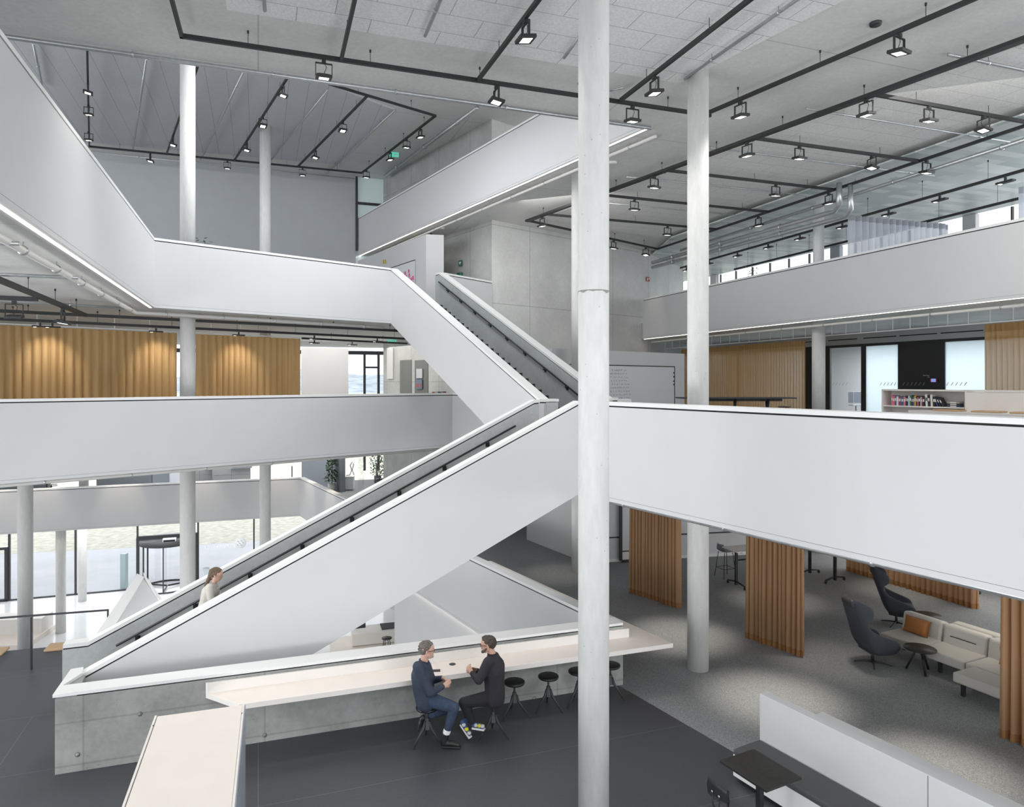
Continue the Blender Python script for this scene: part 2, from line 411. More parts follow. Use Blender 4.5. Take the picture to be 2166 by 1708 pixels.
# floors ----------------------------------------------------------------------
slab('floor_1', [(-16, -6), (16, -6), (30, 40), (30, 54.9), (-1, 43.75), (-60, 22.5)], F0-.4, F0, M_floor0, M_ceil)
lowN = tuple(N0+n1*.2); lowF = tuple(N0+n1*1.8)
Sg1 = (-7.75, 12.75); Sg2 = (-8.85, 16.95); Sg3 = (-6.9, 13.75)
slab('floor_2', [(-24, 9.0), (-8.55, 14.62), (-8.0, 13.2), lowF, lowN, tuple(W0+nW*.35), tuple(W1+nW*.3), G0, along(G0, Gd, 22), (-15, -6)],
     C0, F1, M_lino, M_ceil)
gl = along(GB, Bd, -40)
slab('floor_3', [G0, GB, gl, (-50, 25.7), (-1, 43.6), (28, 54), (28, 38), (16, -6), along(G0, Gd, 22)], C0, F1, M_carpet, M_ceil)
L2a, L2b = (-11.2, 15.35), (-2.05, 24.25)
L2near = along(L2a, Ld, -12)
L2end = (2.35, 16.75)
slab('floor_4', [L2near, L2a, L2b, L2end, tuple(A2+n2*1.97), V2(A2), tuple(N1+n1*1.6), V2(N1), along(V2(N1), Gd, 19), (16, -4), (28, 38), (28, 54), (-1, 43.6), (-50, 25.7)],
     C1, F2, M_carpet, M_ceil)
L3r0, L3r1 = (6.05, 32.45), (11.9, 16.4)
L3rn = along(L3r1, Ad, 12)
slab('floor_5', [L3near, L3a, L3b, V2(A3), tuple(A3+n2*1.97), (-.77, 26.8), (-.4, 28.2), (5.9, 33.6), L3r0, L3r1, L3rn, (28, 2), (28, 54), (-1, 43.6), (-50, 25.7), (-14, -4)],
     C2, F3, M_carpet, M_ceil)
E0, E1 = (-9.1, 12.45), (3.3, 17.0)
L4b = (-8.0, 35.2)
En = along(E0, Bd, -10)
slab('floor_6', [En, E0, E1, L4b, (-12, 44), (10.6, 46.8), (10.6, 42.3), (24.1, 4.8), (26, -.8), (26, -2), (-18, -2)], C3, F4, M_ceil, M_ceil, M_ceil)
slab('ceiling_hall', [(-20, 3), (10, 3), (12, 46), (-20, 46), (-40, 30)], C4, C4+.5, M_ceil, M_ceil)
# near gallery on which the camera stands, its edge out of view
slab('floor_7', [(-2, -5.9), (3, -5.9), (3, .2), (-2, .2)], C1, F2, M_carpet, M_ceil)
# slim board fields fixed under the ceilings
def board_field(name, poly, z, m, t=.05):
    mb = MB(); mb.prism([V2(p) for p in poly], z-t, z, m, m, m); return tag(mb.build(name), kind='structure')
zf = C3-.03
board_field('ceiling_boards', [P(480, 22, zf-.03), P(1437, 177, zf-.03), P(1790, 0, zf-.03), (9.5, 4.0), (9.5, -4), (.3, -3.4)], C3-.002, M_felt)
a0 = P(2166, 100, 6.1); a1 = P(1145, 463, 6.1); a2 = P(1391, 504, 6.1)
board_field('ceiling_boards', [along(V2(a0), Gd, 8), V2(a1), V2(a2), along(V2(a2), Ad, 16), along(V2(a2), Ad, 26)], C3-.002, M_felt3)
m0 = P(1375, 560, 5.9)
mstart = V2(P(1420, 506, 5.95))
board_field('ceiling_panels', [mstart, along(mstart, Ad, 24.5), (23.8, 4.8), (10.7, 42), (6.8, 42), (6.6, 34.3)], C3-.12, M_metalceil, .04)
board_field('ceiling_planks', [px_on(20, (-16, 14.5), (10, 24.5)), (-30, 8), (-34, 24), P(215, 303, C4-.03), P(720, 348, C4-.03), P(836, 232, C4-.03), P(700, 180, C4-.03), (4, 19), (-6, 14.8)], C4-.002, M_feltL)
# walls ------------------------------------------------------------------------
def wall(name, poly, z0, z1, m):
    mb = MB(); mb.prism([V2(p) for p in poly], z0, z1, m, m, m); return tag(mb.build(name), kind='structure')
mb = MB(); mb.prism(core, F0, C4, M_concG, M_concG, M_concG)
o = mb.build('wall_core'); tag(o, kind='structure')
# the hall-facing side of the core takes the lighter concrete
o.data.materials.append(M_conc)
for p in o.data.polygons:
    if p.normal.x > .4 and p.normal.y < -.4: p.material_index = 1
fw = (-7.62, 34.35)
wall('wall_north', [fw, along(fw, Bd, -28), along(along(fw, Bd, -28), Ad, -.3), along(fw, Ad, -.3)], F3, C4, M_plaster)
wall('wall_gallery', [E1, (3.9, 17.6), (-2, 27.9), (-.1, 25.6)], F4, F4+.01, M_ceil)
wall('wall_light_block', [(-16, -6), (16, -6), (16, -6.3), (-16, -6.3)], F2, C3, M_white)  # unseen solid wall, added to block sky light from behind
Gside = offset_line([G0, GB], -.12)
p825 = px_on(826, G0, GB)
q = offset_line([G0, p825], -.14); q2 = offset_line([G0, p825], -.44)
wall('wall_hall_east', [q[0], q[1], q2[1], q2[0]], F0, C0, M_white)
# concrete end wall of the floor opening
TW = T1+.06
mb = MB(); Wb0, Wb1 = W0+nW*.33, W1+nW*.33
mb.prism([V2(W0), V2(W1), V2(Wb1), V2(Wb0)], F1-.75, TW-.065, M_concW, M_concW, M_concW)
o = tag(mb.build('wall_opening_south'), kind='structure')
wl = Vector((-6.94, 11.08)); wc = Vector((-6.79, 11.16))
capp = [V2(W0-uW*.03), V2(W1), V2(Wb1), V2(Wb0+uW*.02), (N0.x+.08, N0.y-.02), V2(wc), V2(wl)]
c = MB(); c.prism(capp, TW-.045, TW, M_cap, M_cap, M_cap); c.build('cap', parent=o)
c = MB(); c.prism([V2(W0+uW*.02+nW*.02), V2(W1-uW*.02+nW*.02), V2(Wb1-nW*.02), V2(Wb0-nW*.02)], TW-.065, TW-.045, M_groove, M_groove, M_groove); c.build('shadow_gap', parent=o)
c = MB(); c.prism([V2(wl+uW*.02), V2(W0+uW*.01+nW*.012), V2(W0+uW*.27+nW*.012), V2(wc+uW*.06)], F1-.75, TW-.05, M_concW, M_concW, M_concW); c.build('return_wall', parent=o)
c = MB(); c.prism([V2(Wb0+nW*.005), V2(Wb1+nW*.005), V2(Wb1+nW*.03), V2(Wb0+nW*.03)], F1-.75, T1-.062, M_white, M_white, M_white); c.build('panel', parent=o)
rW = math.atan2(uW.y, uW.x)
for px_, py_ in ((164, 1597), (296, 1511), (560, 1556), (772, 1546), (660, 1561), (1130, 1478)):
    q_ = px_on(px_, W0, W1); zz_ = (HY-py_)*q_[1]/FOC
    c = MB(); c.mat(plain('tie hole concrete', (.20, .205, .195), .8) if 'tie hole concrete' not in MATS else MATS['tie hole concrete']); n3 = Vector((nW.x, nW.y, 0)); pc = Vector((q_[0], q_[1], zz_))
    c.tube([pc-n3*.004, pc], .036, 16); c.mat(M_concW); c.tube([pc-n3*.007, pc], .022, 12); c.build('tie_hole', parent=o)
# parapets ----------------------------------------------------------------------
parapet('wall_gallery_west', [L3near, L3a, L3b], T3, .22, led=(.05, .10))
parapet('wall_gallery_north', [L3b, V2(A3)], T3, .22)
parapet('wall_gallery_west', [L2near, L2a, L2b, L2end], T2, .22)
parapet('wall_gallery_east', [along(V2(N1), Gd, 24), V2(N1)][::-1], T2, .30)
parapet('wall_gallery_east', [L3rn, L3r1, L3r0][::-1], T3, .22, led=(.03, .06))
parapet('wall_gallery_top', [E1, L4b][::-1], T4, .22, led=(.05, .10))
parapet('wall_gallery_north', [tuple(A3+n2*1.97), (-.77, 26.75)], T3, .15)
parapet('wall_gallery_east', [GB, Gp(0)], T1, .20, led=(.05, .12))
parapet('wall_gallery_north', [along(GB, Bd, -46), GB], T1, .22)
# fix: the far part of the opening edge at the foot of the stair
S1 = (-7.55, 12.62); S2 = (-8.85, 16.9); S3 = (-6.95, 14.35); S4 = (-5.3, 15.6)
mb = MB(); qA = [P(197, 1352, T1), P(242, 1326, T1), P(305, 1222, T1), P(290, 1214, T1)]; qB = [P(305, 1222, T1), P(341, 1276, T1), P(345, 1271, T1), P(303, 1211, T1), P(290, 1214, T1)]
mb.prism([V2(p) for p in qA], C0, T1-.05, M_white, M_white, M_white); mb.prism([V2(p) for p in qB[:4]], C0, T1-.05, M_white, M_white, M_white)
o = tag(mb.build('wall_opening_west'), kind='structure')
mb = MB(); mb.prism([V2(p) for p in qA], T1-.048, T1+.004, M_cap, M_cap, M_cap); mb.prism([V2(p) for p in qB[:4]], T1-.048, T1, M_cap, M_cap, M_cap); mb.build('cap', parent=o)
mb = MB(); mb.prism([V2(P(242, 1326, T1)), V2(P(305, 1222, T1)), V2(P(341, 1276, T1)), V2(P(352, 1296, T1))], T1-.10, T1-.035, M_white, M_white, M_white); mb.build('top_panel', parent=o)
# edge strip of the near slab beside the void, glass rail and ledge handled below
# ledge before the glass rail
lf0, lf1 = V2(P(0, 1410, F1)), V2(P(197, 1391, F1))
lfd = (Vector(lf1)-Vector(lf0)).normalized(); lfn = Vector((-lfd.y, lfd.x))
lA = Vector(lf0)-lfd*14; lB = Vector(lf1)+lfd*.35
mb = MB(); mb.mat(M_lino)
mb.prism([V2(lA), V2(lB), V2(lB+lfn*.95), V2(lA+lfn*.95)], F1-1.2, F1-.02, M_lino, M_ceil, M_lino)
for k in range(1, 9):
    a = lA+lfn*(.95*k); b = lB+lfn*(.95*k)
    mb.prism([V2(a), V2(b), V2(b+lfn*.95), V2(a+lfn*.95)], F1-.46*k-.9, F1-.46*k, M_lino, M_ceil, M_lino)
tag(mb.build('floor_seating_steps'), kind='structure')
# glass facade towards the entrance ----------------------------------------------
fa = Vector((-24.1, 35.4)); FB = lambda s: fa+Bd.xy*s
def facade_pane(name, s0, s1, z0, z1, m=M_glass):
    a, b = FB(s0), FB(s1); mb = MB(); n = Vector((-Bd.y, Bd.x))*.02
    mb.prism([V2(a), V2(b), V2(b+n), V2(a+n)], z0, z1, m, m, m); return tag(mb.build(name), kind='structure')
def s_at(px):
    p = Vector(px_on(px, fa, fa+Bd.xy)); return (p-fa).dot(Bd.xy)
sd0, sd1 = s_at(291), s_at(419)
EDGE = [s_at(-260), s_at(-60), s_at(20), s_at(160), sd0, sd1, s_at(537), s_at(700), s_at(860)]
k = 1
for i in range(len(EDGE)-1):
    z0 = F0 if EDGE[i] != sd0 else F0+2.75
    w1 = facade_pane('window_%d' % k, EDGE[i]+.04, EDGE[i+1]-.04, z0, C0); k += 1
    f = MB(); f.mat(M_frame)
    for s in (EDGE[i],):
        p = FB(s); f.box((p.x, p.y, (F0+C0)/2), (.08, .16, C0-F0), rB)
    p = FB((EDGE[i]+EDGE[i+1])/2); L_ = EDGE[i+1]-EDGE[i]
    if z0 == F0: f.box((p.x, p.y, F0+.03), (L_, .12, .06), rB)
    f.build('window_frame', parent=w1)
# upper storeys of the facade
up = [s_at(v) for v in (-200, 60, 160, 180, 330, 620, 737, 770, 815, 900)]
for z0, z1 in ((F1, C1), (F2, C2)):
    fo = Vector((0, 4.4)) if True else 0
    for i in range(len(up)-1):
        a, b = FB(up[i])+fo, FB(up[i+1])+fo; mb = MB(); n = Vector((-Bd.y, Bd.x))*.02
        mb.prism([V2(a), V2(b), V2(b+n), V2(a+n)], z0, z1, M_glass, M_glass, M_glass); w1 = tag(mb.build('window_%d' % k), kind='structure'); k += 1
        f = MB(); f.mat(M_frame); f.box((a.x, a.y, (z0+z1)/2), (.14, .2, z1-z0), rB)
        f.box(((a.x+b.x)/2, (a.y+b.y)/2, z1-.12), ((b-a).length, .12, .24), rB)
        if i == 6: f.box(((a.x+b.x)/2, (a.y+b.y)/2, z1-1.05), ((b-a).length, .12, .12), rB)
        f.build('window_frame', parent=w1)
# window beside the north wall, top storey
a = Vector(along(fw, Bd, .0)); b = Vector(along(fw, Bd, 2.3))
mb = MB(); mb.prism([V2(a), V2(b), (b.x-.01, b.y+.02), (a.x-.01, a.y+.02)], F4-1.5, C4, M_frost, M_frost, M_frost)
w1 = tag(mb.build('window_%d' % k), kind='structure'); k += 1
f = MB(); f.mat(M_frame); f.box((a.x+.04, a.y, 8.2), (.1, .16, 3.6), rB); f.box((b.x-.1, b.y, 8.2), (.14, .16, 3.6), rB)
f.box(((a.x+b.x)/2, (a.y+b.y)/2, 8.72), (2.3, .12, .12), rB); f.build('window_frame', parent=w1)
# outside ---------------------------------------------------------------------------
M_pave = plain('pale paving', (.46, .465, .49), .8, noise=.06, nscale=.6)
M_grass = plain('winter grass', (.47, .455, .385), .95, noise=.22, nscale=2.2)
M_field = plain('green field', (.38, .42, .32), .95, noise=.15, nscale=.1)
M_wood = plain('distant woods', (.30, .34, .38), .95, noise=.3, nscale=.08)
mb = MB(); mb.prism([(-120, -10), (-60, 22.4), (0, 44.1), (60, 65.7), (60, 72), (-20, 47.5), (-120, 24)], F0-.5, F0-.02, M_pave, M_pave, M_pave)
tag(mb.build('ground_paving'), kind='structure')
mb = MB(); mb.prism([(-120, 24), (-20, 47.5), (60, 72), (60, 140), (-160, 140)], F0-.5, F0-.015, M_grass, M_grass, M_grass)
tag(mb.build('ground_grass'), kind='structure')
mb = MB(); mb.prism([(-900, 140), (900, 140), (900, 900), (-900, 900)], F0-.6, F0-.02, M_field, M_field, M_field)
tag(mb.build('ground_field'), kind='structure')
vs, fs = [], []
for i in range(61):
    x = -700+i*20; h = 12+5*math.sin(i*.35)+3*math.sin(i*.9+1)
    vs += [(x, 700, F0-1), (x, 760, F0+h*.75), (x, 900, F0+h+8), (x, 980, F0-1)]
for i in range(60):
    for j in range(3): a = 4*i+j; fs.append((a, a+4, a+5, a+1))
mb = MB(); mb.add(vs, fs); tag(mb.build('hills', M_wood), kind='structure')
# right-hand offices: glass wall on the second gallery ---------------------------------
gw0, gw1 = Vector((11.9, 32.6)), Vector((16.2, 22.4)); gwd = (gw1-gw0).normalized(); rG = math.atan2(gwd.y, gwd.x); gwn = Vector((gwd.y, -gwd.x))
def gwp(px): return Vector(px_on(px, gw0, gw1))
zt_ = 1.50
mb = MB(); mb.prism([V2(gw0-gwd*9), V2(gw1+gwd*16), V2(gw1+gwd*16+Vector((.2, .08))), V2(gw0-gwd*9+Vector((.2, .08)))], zt_, C2, M_plaster, M_plaster, M_plaster)
tag(mb.build('wall_office_head'), kind='structure')
def gbox(name, p0, p1, z0, z1, m, th=.1, off=0.0, kind='structure'):
    a, b = gwp(p0), gwp(p1); n = Vector((-gwd.y, gwd.x)); a = a+n*off; b = b+n*off; mb = MB()
    mb.prism([V2(a), V2(b), V2(b+n*th), V2(a+n*th)], z0, z1, m, m, m); return tag(mb.build(name), kind=kind)
gbox('trim_1', 1440, 2166, zt_-.10, zt_, M_frame, .14, -.03)
for i, (p0, p1) in enumerate(((1440, 1560), (1562, 1700), (1758, 1822), (1832, 1900), (2000, 2090), (2094, 2200))):
    gbox('window_%d' % k, p0, p1, F2, zt_-.1, M_frost if p0 != 1758 else M_glass, .02); k += 1
for p0, p1 in ((1702, 1756), (1900, 1999)):
    gbox('wall_panel', p0, p1, F2, zt_-.1, M_frame, .1, -.02)
gbox('trim_2', 1822, 1832, F2, zt_-.1, M_frame, .1, -.02); gbox('trim_3', 1560, 1563, F2, zt_-.1, M_frame, .1, -.02)
# white meeting rooms behind the glass
bk = [gw0-gwd*9, gw1+gwd*16]; nn = Vector((-gwd.y, gwd.x))
wall('wall_office_back', [V2(bk[0]+nn*5), V2(bk[1]+nn*5), V2(bk[1]+nn*5.2), V2(bk[0]+nn*5.2)], F2, C2, M_white)
area_light('meeting_room_fill', (16.6, 27.3, 1.6), (16.9, 27.4, -1.4), 2.2, 12, 600, DAY).rotation_euler = (0, 0, rG+PI/2)  # down-facing fill added to brighten the rooms behind the glass
# band of slot diffusers over the glass
for p0, p1 in ((1595, 1700), (1700, 1746), (1752, 1813), (1827, 1896), (1903, 1982), (1990, 2080)):
    gbox('trim_slot', p0, p1, 1.70, 1.735, M_groove, .02, -.015)
# outer windows of the third gallery
ow0 = V2(P(1480, 581, 5.2)); ow1 = V2(P(2166, 421, 5.2)); owd = (Vector(ow1)-Vector(ow0)).normalized()
mb = MB()
wa, wb = Vector((10.75, 41.9)), Vector((23.9, 5.2)); owd = (wb-wa).normalized(); n = Vector((-owd.y, owd.x))
mb.prism([V2(wa), V2(wb), V2(wb+n*.03), V2(wa+n*.03)], F3, C3-.17, M_glass, M_glass, M_glass)
w1 = tag(mb.build('window_%d' % k), kind='structure'); k += 1
f = MB(); f.mat(M_frame)
L_ = (wb-wa).length
for i in range(int(L_/1.35)+1):
    p = wa+owd*(i*1.35); f.box((p.x, p.y, (F3+C3-.17)/2), (.05, .10, C3-.17-F3), math.atan2(owd.y, owd.x))
f.build('window_frame', parent=w1)
# low partition walls on the first gallery
pa = V2(P(1114, 1142, F1)); pb = V2(P(1208, 1179, F1))
pd = (Vector(pb)-Vector(pa)).normalized(); pn = Vector((-pd.y, pd.x)); pe = Vector(pb)+pd*1.0
wall('wall_partition', [pa, V2(pe), V2(pe+pn*.2), V2(Vector(pa)+pn*.2)], F1, C1, M_white)
qa = Vector(V2(P(1240, 1192, F1))); qd = Vector((.98, .2)); qn = Vector((-qd.y, qd.x))
wall('wall_partition_rear', [V2(qa), V2(qa+qd*6.9), V2(qa+qd*6.9+qn*.2), V2(qa+qn*.2)], F1, C1, M_white)
mb = MB(); mb.prism([V2(qa-qn*.02), V2(qa+qd*6.9-qn*.02), V2(qa+qd*6.9), V2(qa)], F1, F1+.09, M_cap, M_cap, M_cap); tag(mb.build('baseboard_rear'), kind='structure')
mb = MB(); mb.prism([V2(qa-qn*.03+qd*.3), V2(qa+qd*6.6-qn*.03), V2(qa+qd*6.6), V2(qa+qd*.3)], F1+.75, F1+.79, M_frame, M_frame, M_frame); tag(mb.build('trim_pen_ledge'), kind='structure')
wall('wall_partition_east', [(12.6, 27.6), (24, 31), (24, 31.3), (12.5, 27.9)], F1, C1, M_white)

# ================================================================== STAIRCASES
def flight(root, low, high, nrm, zl, zh, n, w0, w1, far_pts=None):
    """treads between two balustrades, from the low to the high end"""
    low = Vector(low); high = Vector(high); mb = MB()
    rise = (zh-zl)/n
    for i in range(n):
        a = low+(high-low)*(i/n); b = low+(high-low)*((i+1)/n)
        zt_ = zl+rise*(i+.5); zb0 = zl+(zh-zl)*(i/n)-.72; zb1 = zl+(zh-zl)*((i+1)/n)-.72
        q0, q1, q2_, q3 = a+nrm*w0, b+nrm*w0, b+nrm*w1, a+nrm*w1
        vs = [(q0.x, q0.y, zb0), (q1.x, q1.y, zb1), (q2_.x, q2_.y, zb1), (q3.x, q3.y, zb0),
              (q0.x, q0.y, zt_), (q1.x, q1.y, zt_), (q2_.x, q2_.y, zt_), (q3.x, q3.y, zt_)]
        mb.mat(M_stair); mb.add(vs, [(4, 5, 6, 7), (0, 4, 7, 3), (0, 1, 5, 4), (2, 3, 7, 6)])
        mb.mat(M_white); mb.add(vs[:4], [(3, 2, 1, 0)])
    return mb.build('steps', parent=root)
M_stair = plain('dark stair covering', (.03, .031, .034), .6)
def rail(root, a, b, za, zb, nrm, off, n):
    a = Vector(a)+nrm*off; b = Vector(b)+nrm*off
    A_, B_ = Vector((a.x, a.y, za)), Vector((b.x, b.y, zb)); nn3 = Vector((nrm.x, nrm.y, 0))
    mb = MB(); mb.mat(M_black); mb.tube([A_, B_], .021, 8); h = mb.build('handrail', parent=root)
    for i in range(n):
        t = (i+.35)/n; p = A_.lerp(B_, t); m2 = MB(); m2.mat(M_black)
        m2.tube([p, p-Vector((0, 0, .07)), p+nn3*.09-Vector((0, 0, .09))], .012, 6)
        m2.box(p+nn3*.075-Vector((0, 0, .09)), (.08, .05, .09), math.atan2((b-a).y, (b-a).x)); m2.build('bracket', parent=h)
st1 = empty('staircase', label='lower white staircase climbing from the dark floor to the second gallery, woman on it', cat='staircase')
flight(st1, N0+n1*.0, N1, n1, F1, F2, 28, .1, FARO+.1)
parapet('near_balustrade', [V2(N0), V2(N1)], [T1, T2], .22, inner=M_concS, parent=st1, strip=False)
FO = FARO+.22
# far balustrade: flat end, slope, short flat end at the landing
fl = N0+n1*FO+u1*-.15; fl0 = fl-u1*.38; fh = N1+n1*FO
p = MB(); pts = [V2(fl0), V2(fl), V2(fh-u1*.28), V2(fh)]; zz = [T1, T1, T2-.02, T2]
o = parapet('far_balustrade', pts[::-1], zz[::-1], .22, inner=M_concS, parent=st1, strip=False)
rail(st1, N0+u1*.3, N1-u1*.75, T1+.14-.24, T2-.33-.24, n1, FARO-.08, 8)
e = MB(); e.prism([V2(fl0-u1*.01), V2(fl0), V2(fl0-n1*.22), V2(fl0-n1*.22-u1*.01)], F1-.7, T1-.085, M_concS, M_concS, M_concS); e.build('end_face', parent=st1)
e = MB(); e.prism([V2(fh+u1*.0), V2(fh+u1*.28), V2(fh+u1*.28-n1*.24), V2(fh-n1*.24)], F2, T2-.075, M_concS, M_concS, M_concS)
e.mat(M_cap); e.prism([V2(fh-u1*.0), V2(fh+u1*.30), V2(fh+u1*.30-n1*.24), V2(fh-n1*.24)], T2-.06, T2, M_cap, M_cap, M_cap); e.build('newel', parent=st1)
for t in (.37, .505, .215):
    q_ = N0+(N1-N0)*t+n1*.5
    zc = F1+(F2-F1)*t-.92
    s_ = MB(); s_.mat(M_black); s_.box((0, 0, 0), (.28, .20, .13)); s_.build('wall_washer', parent=st1, loc=(q_.x, q_.y, zc+.03), rz=math.atan2(u1.y, u1.x))
    spot_light('washer_light', (q_.x, q_.y, zc-.06), (q_.x-1.5, q_.y+1.5, F0+2), 150, 150, .6, (1, .97, .93), .1)
st2 = empty('staircase', label='upper white staircase rising from the second to the third gallery', cat='staircase')
flight(st2, A2, A3, n2, F2, F3, 28, .1, 1.85)
parapet('outer_balustrade', [V2(A3), V2(A2)], [T3, T2], .22, inner=M_concS, parent=st2, strip=False)
q0, q1 = A2+n2*1.97, A3+n2*1.97
parapet('inner_balustrade', [V2(q0), V2(q1), V2(q1-u2*.3)], [T2, T3, T3], .24, inner=M_concS, parent=st2, strip=False)
rail(st2, A2-u2*.1, A3+u2*.15, T2-.32, T3-.36, n2, 1.66, 9)

for nm, p0, p1, m in (('wall_pier', 2046, 2074, M_white), ('wall_pier', 1510, 1522, M_white), ('wall_pier', 1765, 1785, M_greyblue_())):
    a_, b_ = Vector(px_on(p0, wa, wb)), Vector(px_on(p1, wa, wb)); n_ = Vector((-owd.y, owd.x)); wall(nm, [V2(a_-n_*.25), V2(b_-n_*.25), V2(b_-n_*.05), V2(a_-n_*.05)], F3, C3-.17, m)
# ================================================================== COLUMNS
def column(x, y, segs, label):
    """segs: list of (z0, z1, diameter)"""
    mb = MB(); mb.mat(M_col)
    for z0, z1, d in segs: mb.lathe([(d/2, z0), (d/2, z1)], (x, y, 0), 40)
    o = mb.build('concrete_column'); tag(o, label, 'column', None, 'thing'); return o
cb = column(1.06, 9.15, [(F1, C3, .40)], 'big round concrete column closest to the two seated men, running full height')
jr = MB(); jr.mat(plain('dark pour seam', (.30, .30, .28), .8))
for i in range(40):
    t0, t1 = 2*PI*i/40, 2*PI*(i+1)/40
    h0 = .012+.035*abs(math.sin(t0*2.5+.6))*(.5+.5*math.sin(t0*7)); h1 = .012+.035*abs(math.sin(t1*2.5+.6))*(.5+.5*math.sin(t1*7))
    zb = (HY-612)*8.95/FOC; r = .2015
    jr.add([(1.06+r*math.cos(t0), 9.15+r*math.sin(t0), zb), (1.06+r*math.cos(t1), 9.15+r*math.sin(t1), zb), (1.06+r*math.cos(t1), 9.15+r*math.sin(t1), zb-h1), (1.06+r*math.cos(t0), 9.15+r*math.sin(t0), zb-h0)], [(0, 3, 2, 1)])
jr.build('pour_seam', parent=cb)
column(3.68, 13.94, [(F1, C3, .415)], 'round concrete column standing in the carpet between the copper curtains')
column(1.99, 21.1, [(F1, C1, .42), (F2, C3, .42)], 'round concrete column half hidden behind the big column')
column(10.25, 23.55, [(F1, C1, .43), (F2, C2, .42), (F3, C3, .345)], 'round concrete column before the glass meeting rooms on the right')
column(-9.3, 20.2, [(F0, C1, .41), (F2, C2, .41), (F3, C4, .41)], 'tall round column passing the gap between the two ochre curtains')
column(-9.6, 27.4, [(F0, C1, .415), (F2, C2, .415), (F3, C4, .415)], 'tall round column before the grey top storey wall')
column(-15.2, 22.0, [(F0, C1, .415)], 'round column behind the glass rail, the leftmost of the three hall columns')
column(-19.6, 30.6, [(F0, C0-.002, .39)], 'round column in the entrance hall nearest the pale round floor mark')
column(-21.35, 35.0, [(F0, C0, .385)], 'thin round column in the entrance hall closest to the glass front')
column(-20.0, 32.9, [(F1, C1, .40)], 'round column among the desks above the entrance')
column(11.8, 26.4, [(F1, C1, .42)], 'square-looking far column behind the carpet lounge')
# ================================================================== TRACKS AND FLOODLIGHTS
def track_pts(px, z):
    pts = [P(a, b, z) for a, b in px]; off = lambda q: q[0] > 2150 or q[0] < -20 or q[1] < 0
    if off(px[-1]): pts[-1] = pts[-1]+(pts[-1]-pts[-2]).normalized()*4.0
    if off(px[0]): pts[0] = pts[0]+(pts[0]-pts[1]).normalized()*4.0
    return pts
def at_px(pts, px):
    for a, b in zip(pts[:-1], pts[1:]):
        pa_, pb_ = CX+FOC*a.x/a.y, CX+FOC*b.x/b.y
        if min(pa_, pb_)-2 <= px <= max(pa_, pb_)+2:
            q = px_on(px, a, b); return Vector((q[0], q[1], a.z)), (b-a).normalized()
    return None
def make_track(pts, zc, label, r=(.06, .075), wide=1):
    root = empty('lighting_track', tuple(pts[0]), 0, label, 'lighting track', None)
    loc = [p-pts[0] for p in pts]; mb = MB(); mb.mat(M_track)
    for a, b in zip(loc[:-1], loc[1:]):
        d = b-a; mb.box((a+b)/2, (d.length+r[0], r[0], r[1]), math.atan2(d.y, d.x))
    mb.build('rail', parent=root)
    for a, b in zip(loc[:-1], loc[1:]):
        L_ = (b-a).length; n = max(1, int(L_/1.9))
        for i in range(n):
            p = a.lerp(b, (i+.5)/n); q_ = p+pts[0]
            px = CX+FOC*q_.x/max(q_.y, .1)
            if q_.y < 1.5 or px < -40 or px > 2200: continue
            h = MB(); h.mat(M_black); h.tube([p, p+Vector((0, 0, zc-pts[0].z-.002))], .006, 5); h.lathe([(.018, zc-pts[0].z-.05), (.018, zc-pts[0].z-.004)], (p.x, p.y, 0), 8); h.build('hanger', parent=root)
    return root
def proto_flood():
    r = empty('track_floodlight')
    y = MB(); y.mat(M_track)
    y.box((0, 0, -.05), (.07, .07, .06))
    y.box((0, 0, -.085), (.30, .035, .018)); y.box((-.145, 0, -.20), (.012, .04, .23)); y.box((.145, 0, -.20), (.012, .04, .23))
    y.build('yoke', parent=r)
    h = MB(); h.mat(M_track); T = Matrix.Rotation(math.radians(10), 3, 'X')
    h.box((0, 0, -.33), (.28, .28, .055), 0, T); h.box((0, 0, -.30), (.20, .20, .03), 0, T)
    hh = h.build('housing', parent=r, bevel=.008)
    l = MB(); l.mat(M_lens); l.box(T @ Vector((0, 0, -.0275))+Vector((0, 0, -.33)), (.17, .17, .006), 0, T); l.build('lens', parent=hh)
    c = MB(); c.mat(M_black); c.tube([(0, 0, -.07), (.05, .01, -.14), (.02, .02, -.22), (0, 0, -.29)], .006, 5); c.build('cable', parent=r)
    return r
def proto_flat():
    r = empty('track_floodlight')
    y = MB(); y.mat(M_track); y.box((0, 0, -.07), (.05, .05, .10)); y.build('stem', parent=r)
    h = MB(); h.mat(M_track); h.box((0, 0, -.145), (.46, .16, .05)); hh = h.build('housing', parent=r, bevel=.01)
    l = MB(); l.mat(M_lens); l.box((-.15, 0, -.172), (.08, .08, .006)); l.build('lens', parent=hh)
    return r
PF = {}
ORD = ['first', 'second', 'third', 'fourth', 'fifth', 'sixth', 'seventh', 'eighth', 'ninth', 'tenth']
def lamps(pts, pxs, desc, kind='flood', sc=1.0, end='left', spots=None, sides=(0,)):
    for i, px in enumerate(pxs):
        hit = at_px(pts, px)
        if not hit: print('lamp off track', desc, px); continue
        p, d = hit
        if kind not in PF: PF[kind] = proto_flood() if kind == 'flood' else proto_flat(); o = PF[kind]
        else: o = copy_tree(PF[kind])
        o.location = p-Vector((0, 0, .03)); o.rotation_euler = (0, 0, math.atan2(d.y, d.x)+(PI/2 if (i % 3 == 1 and kind == 'flood') else 0)); o.scale = (sc, sc, sc)
        lab = ('black square floodlight' if kind == 'flood' else 'flat black twin floodlight')
        which = 'alone on' if len(pxs) == 1 else ORD[i]+' from the '+end+' on'
        tag(o, '%s %s %s' % (lab, which, desc), 'spotlight', 'floodlights on the ceiling tracks')
ZT = C3-.27
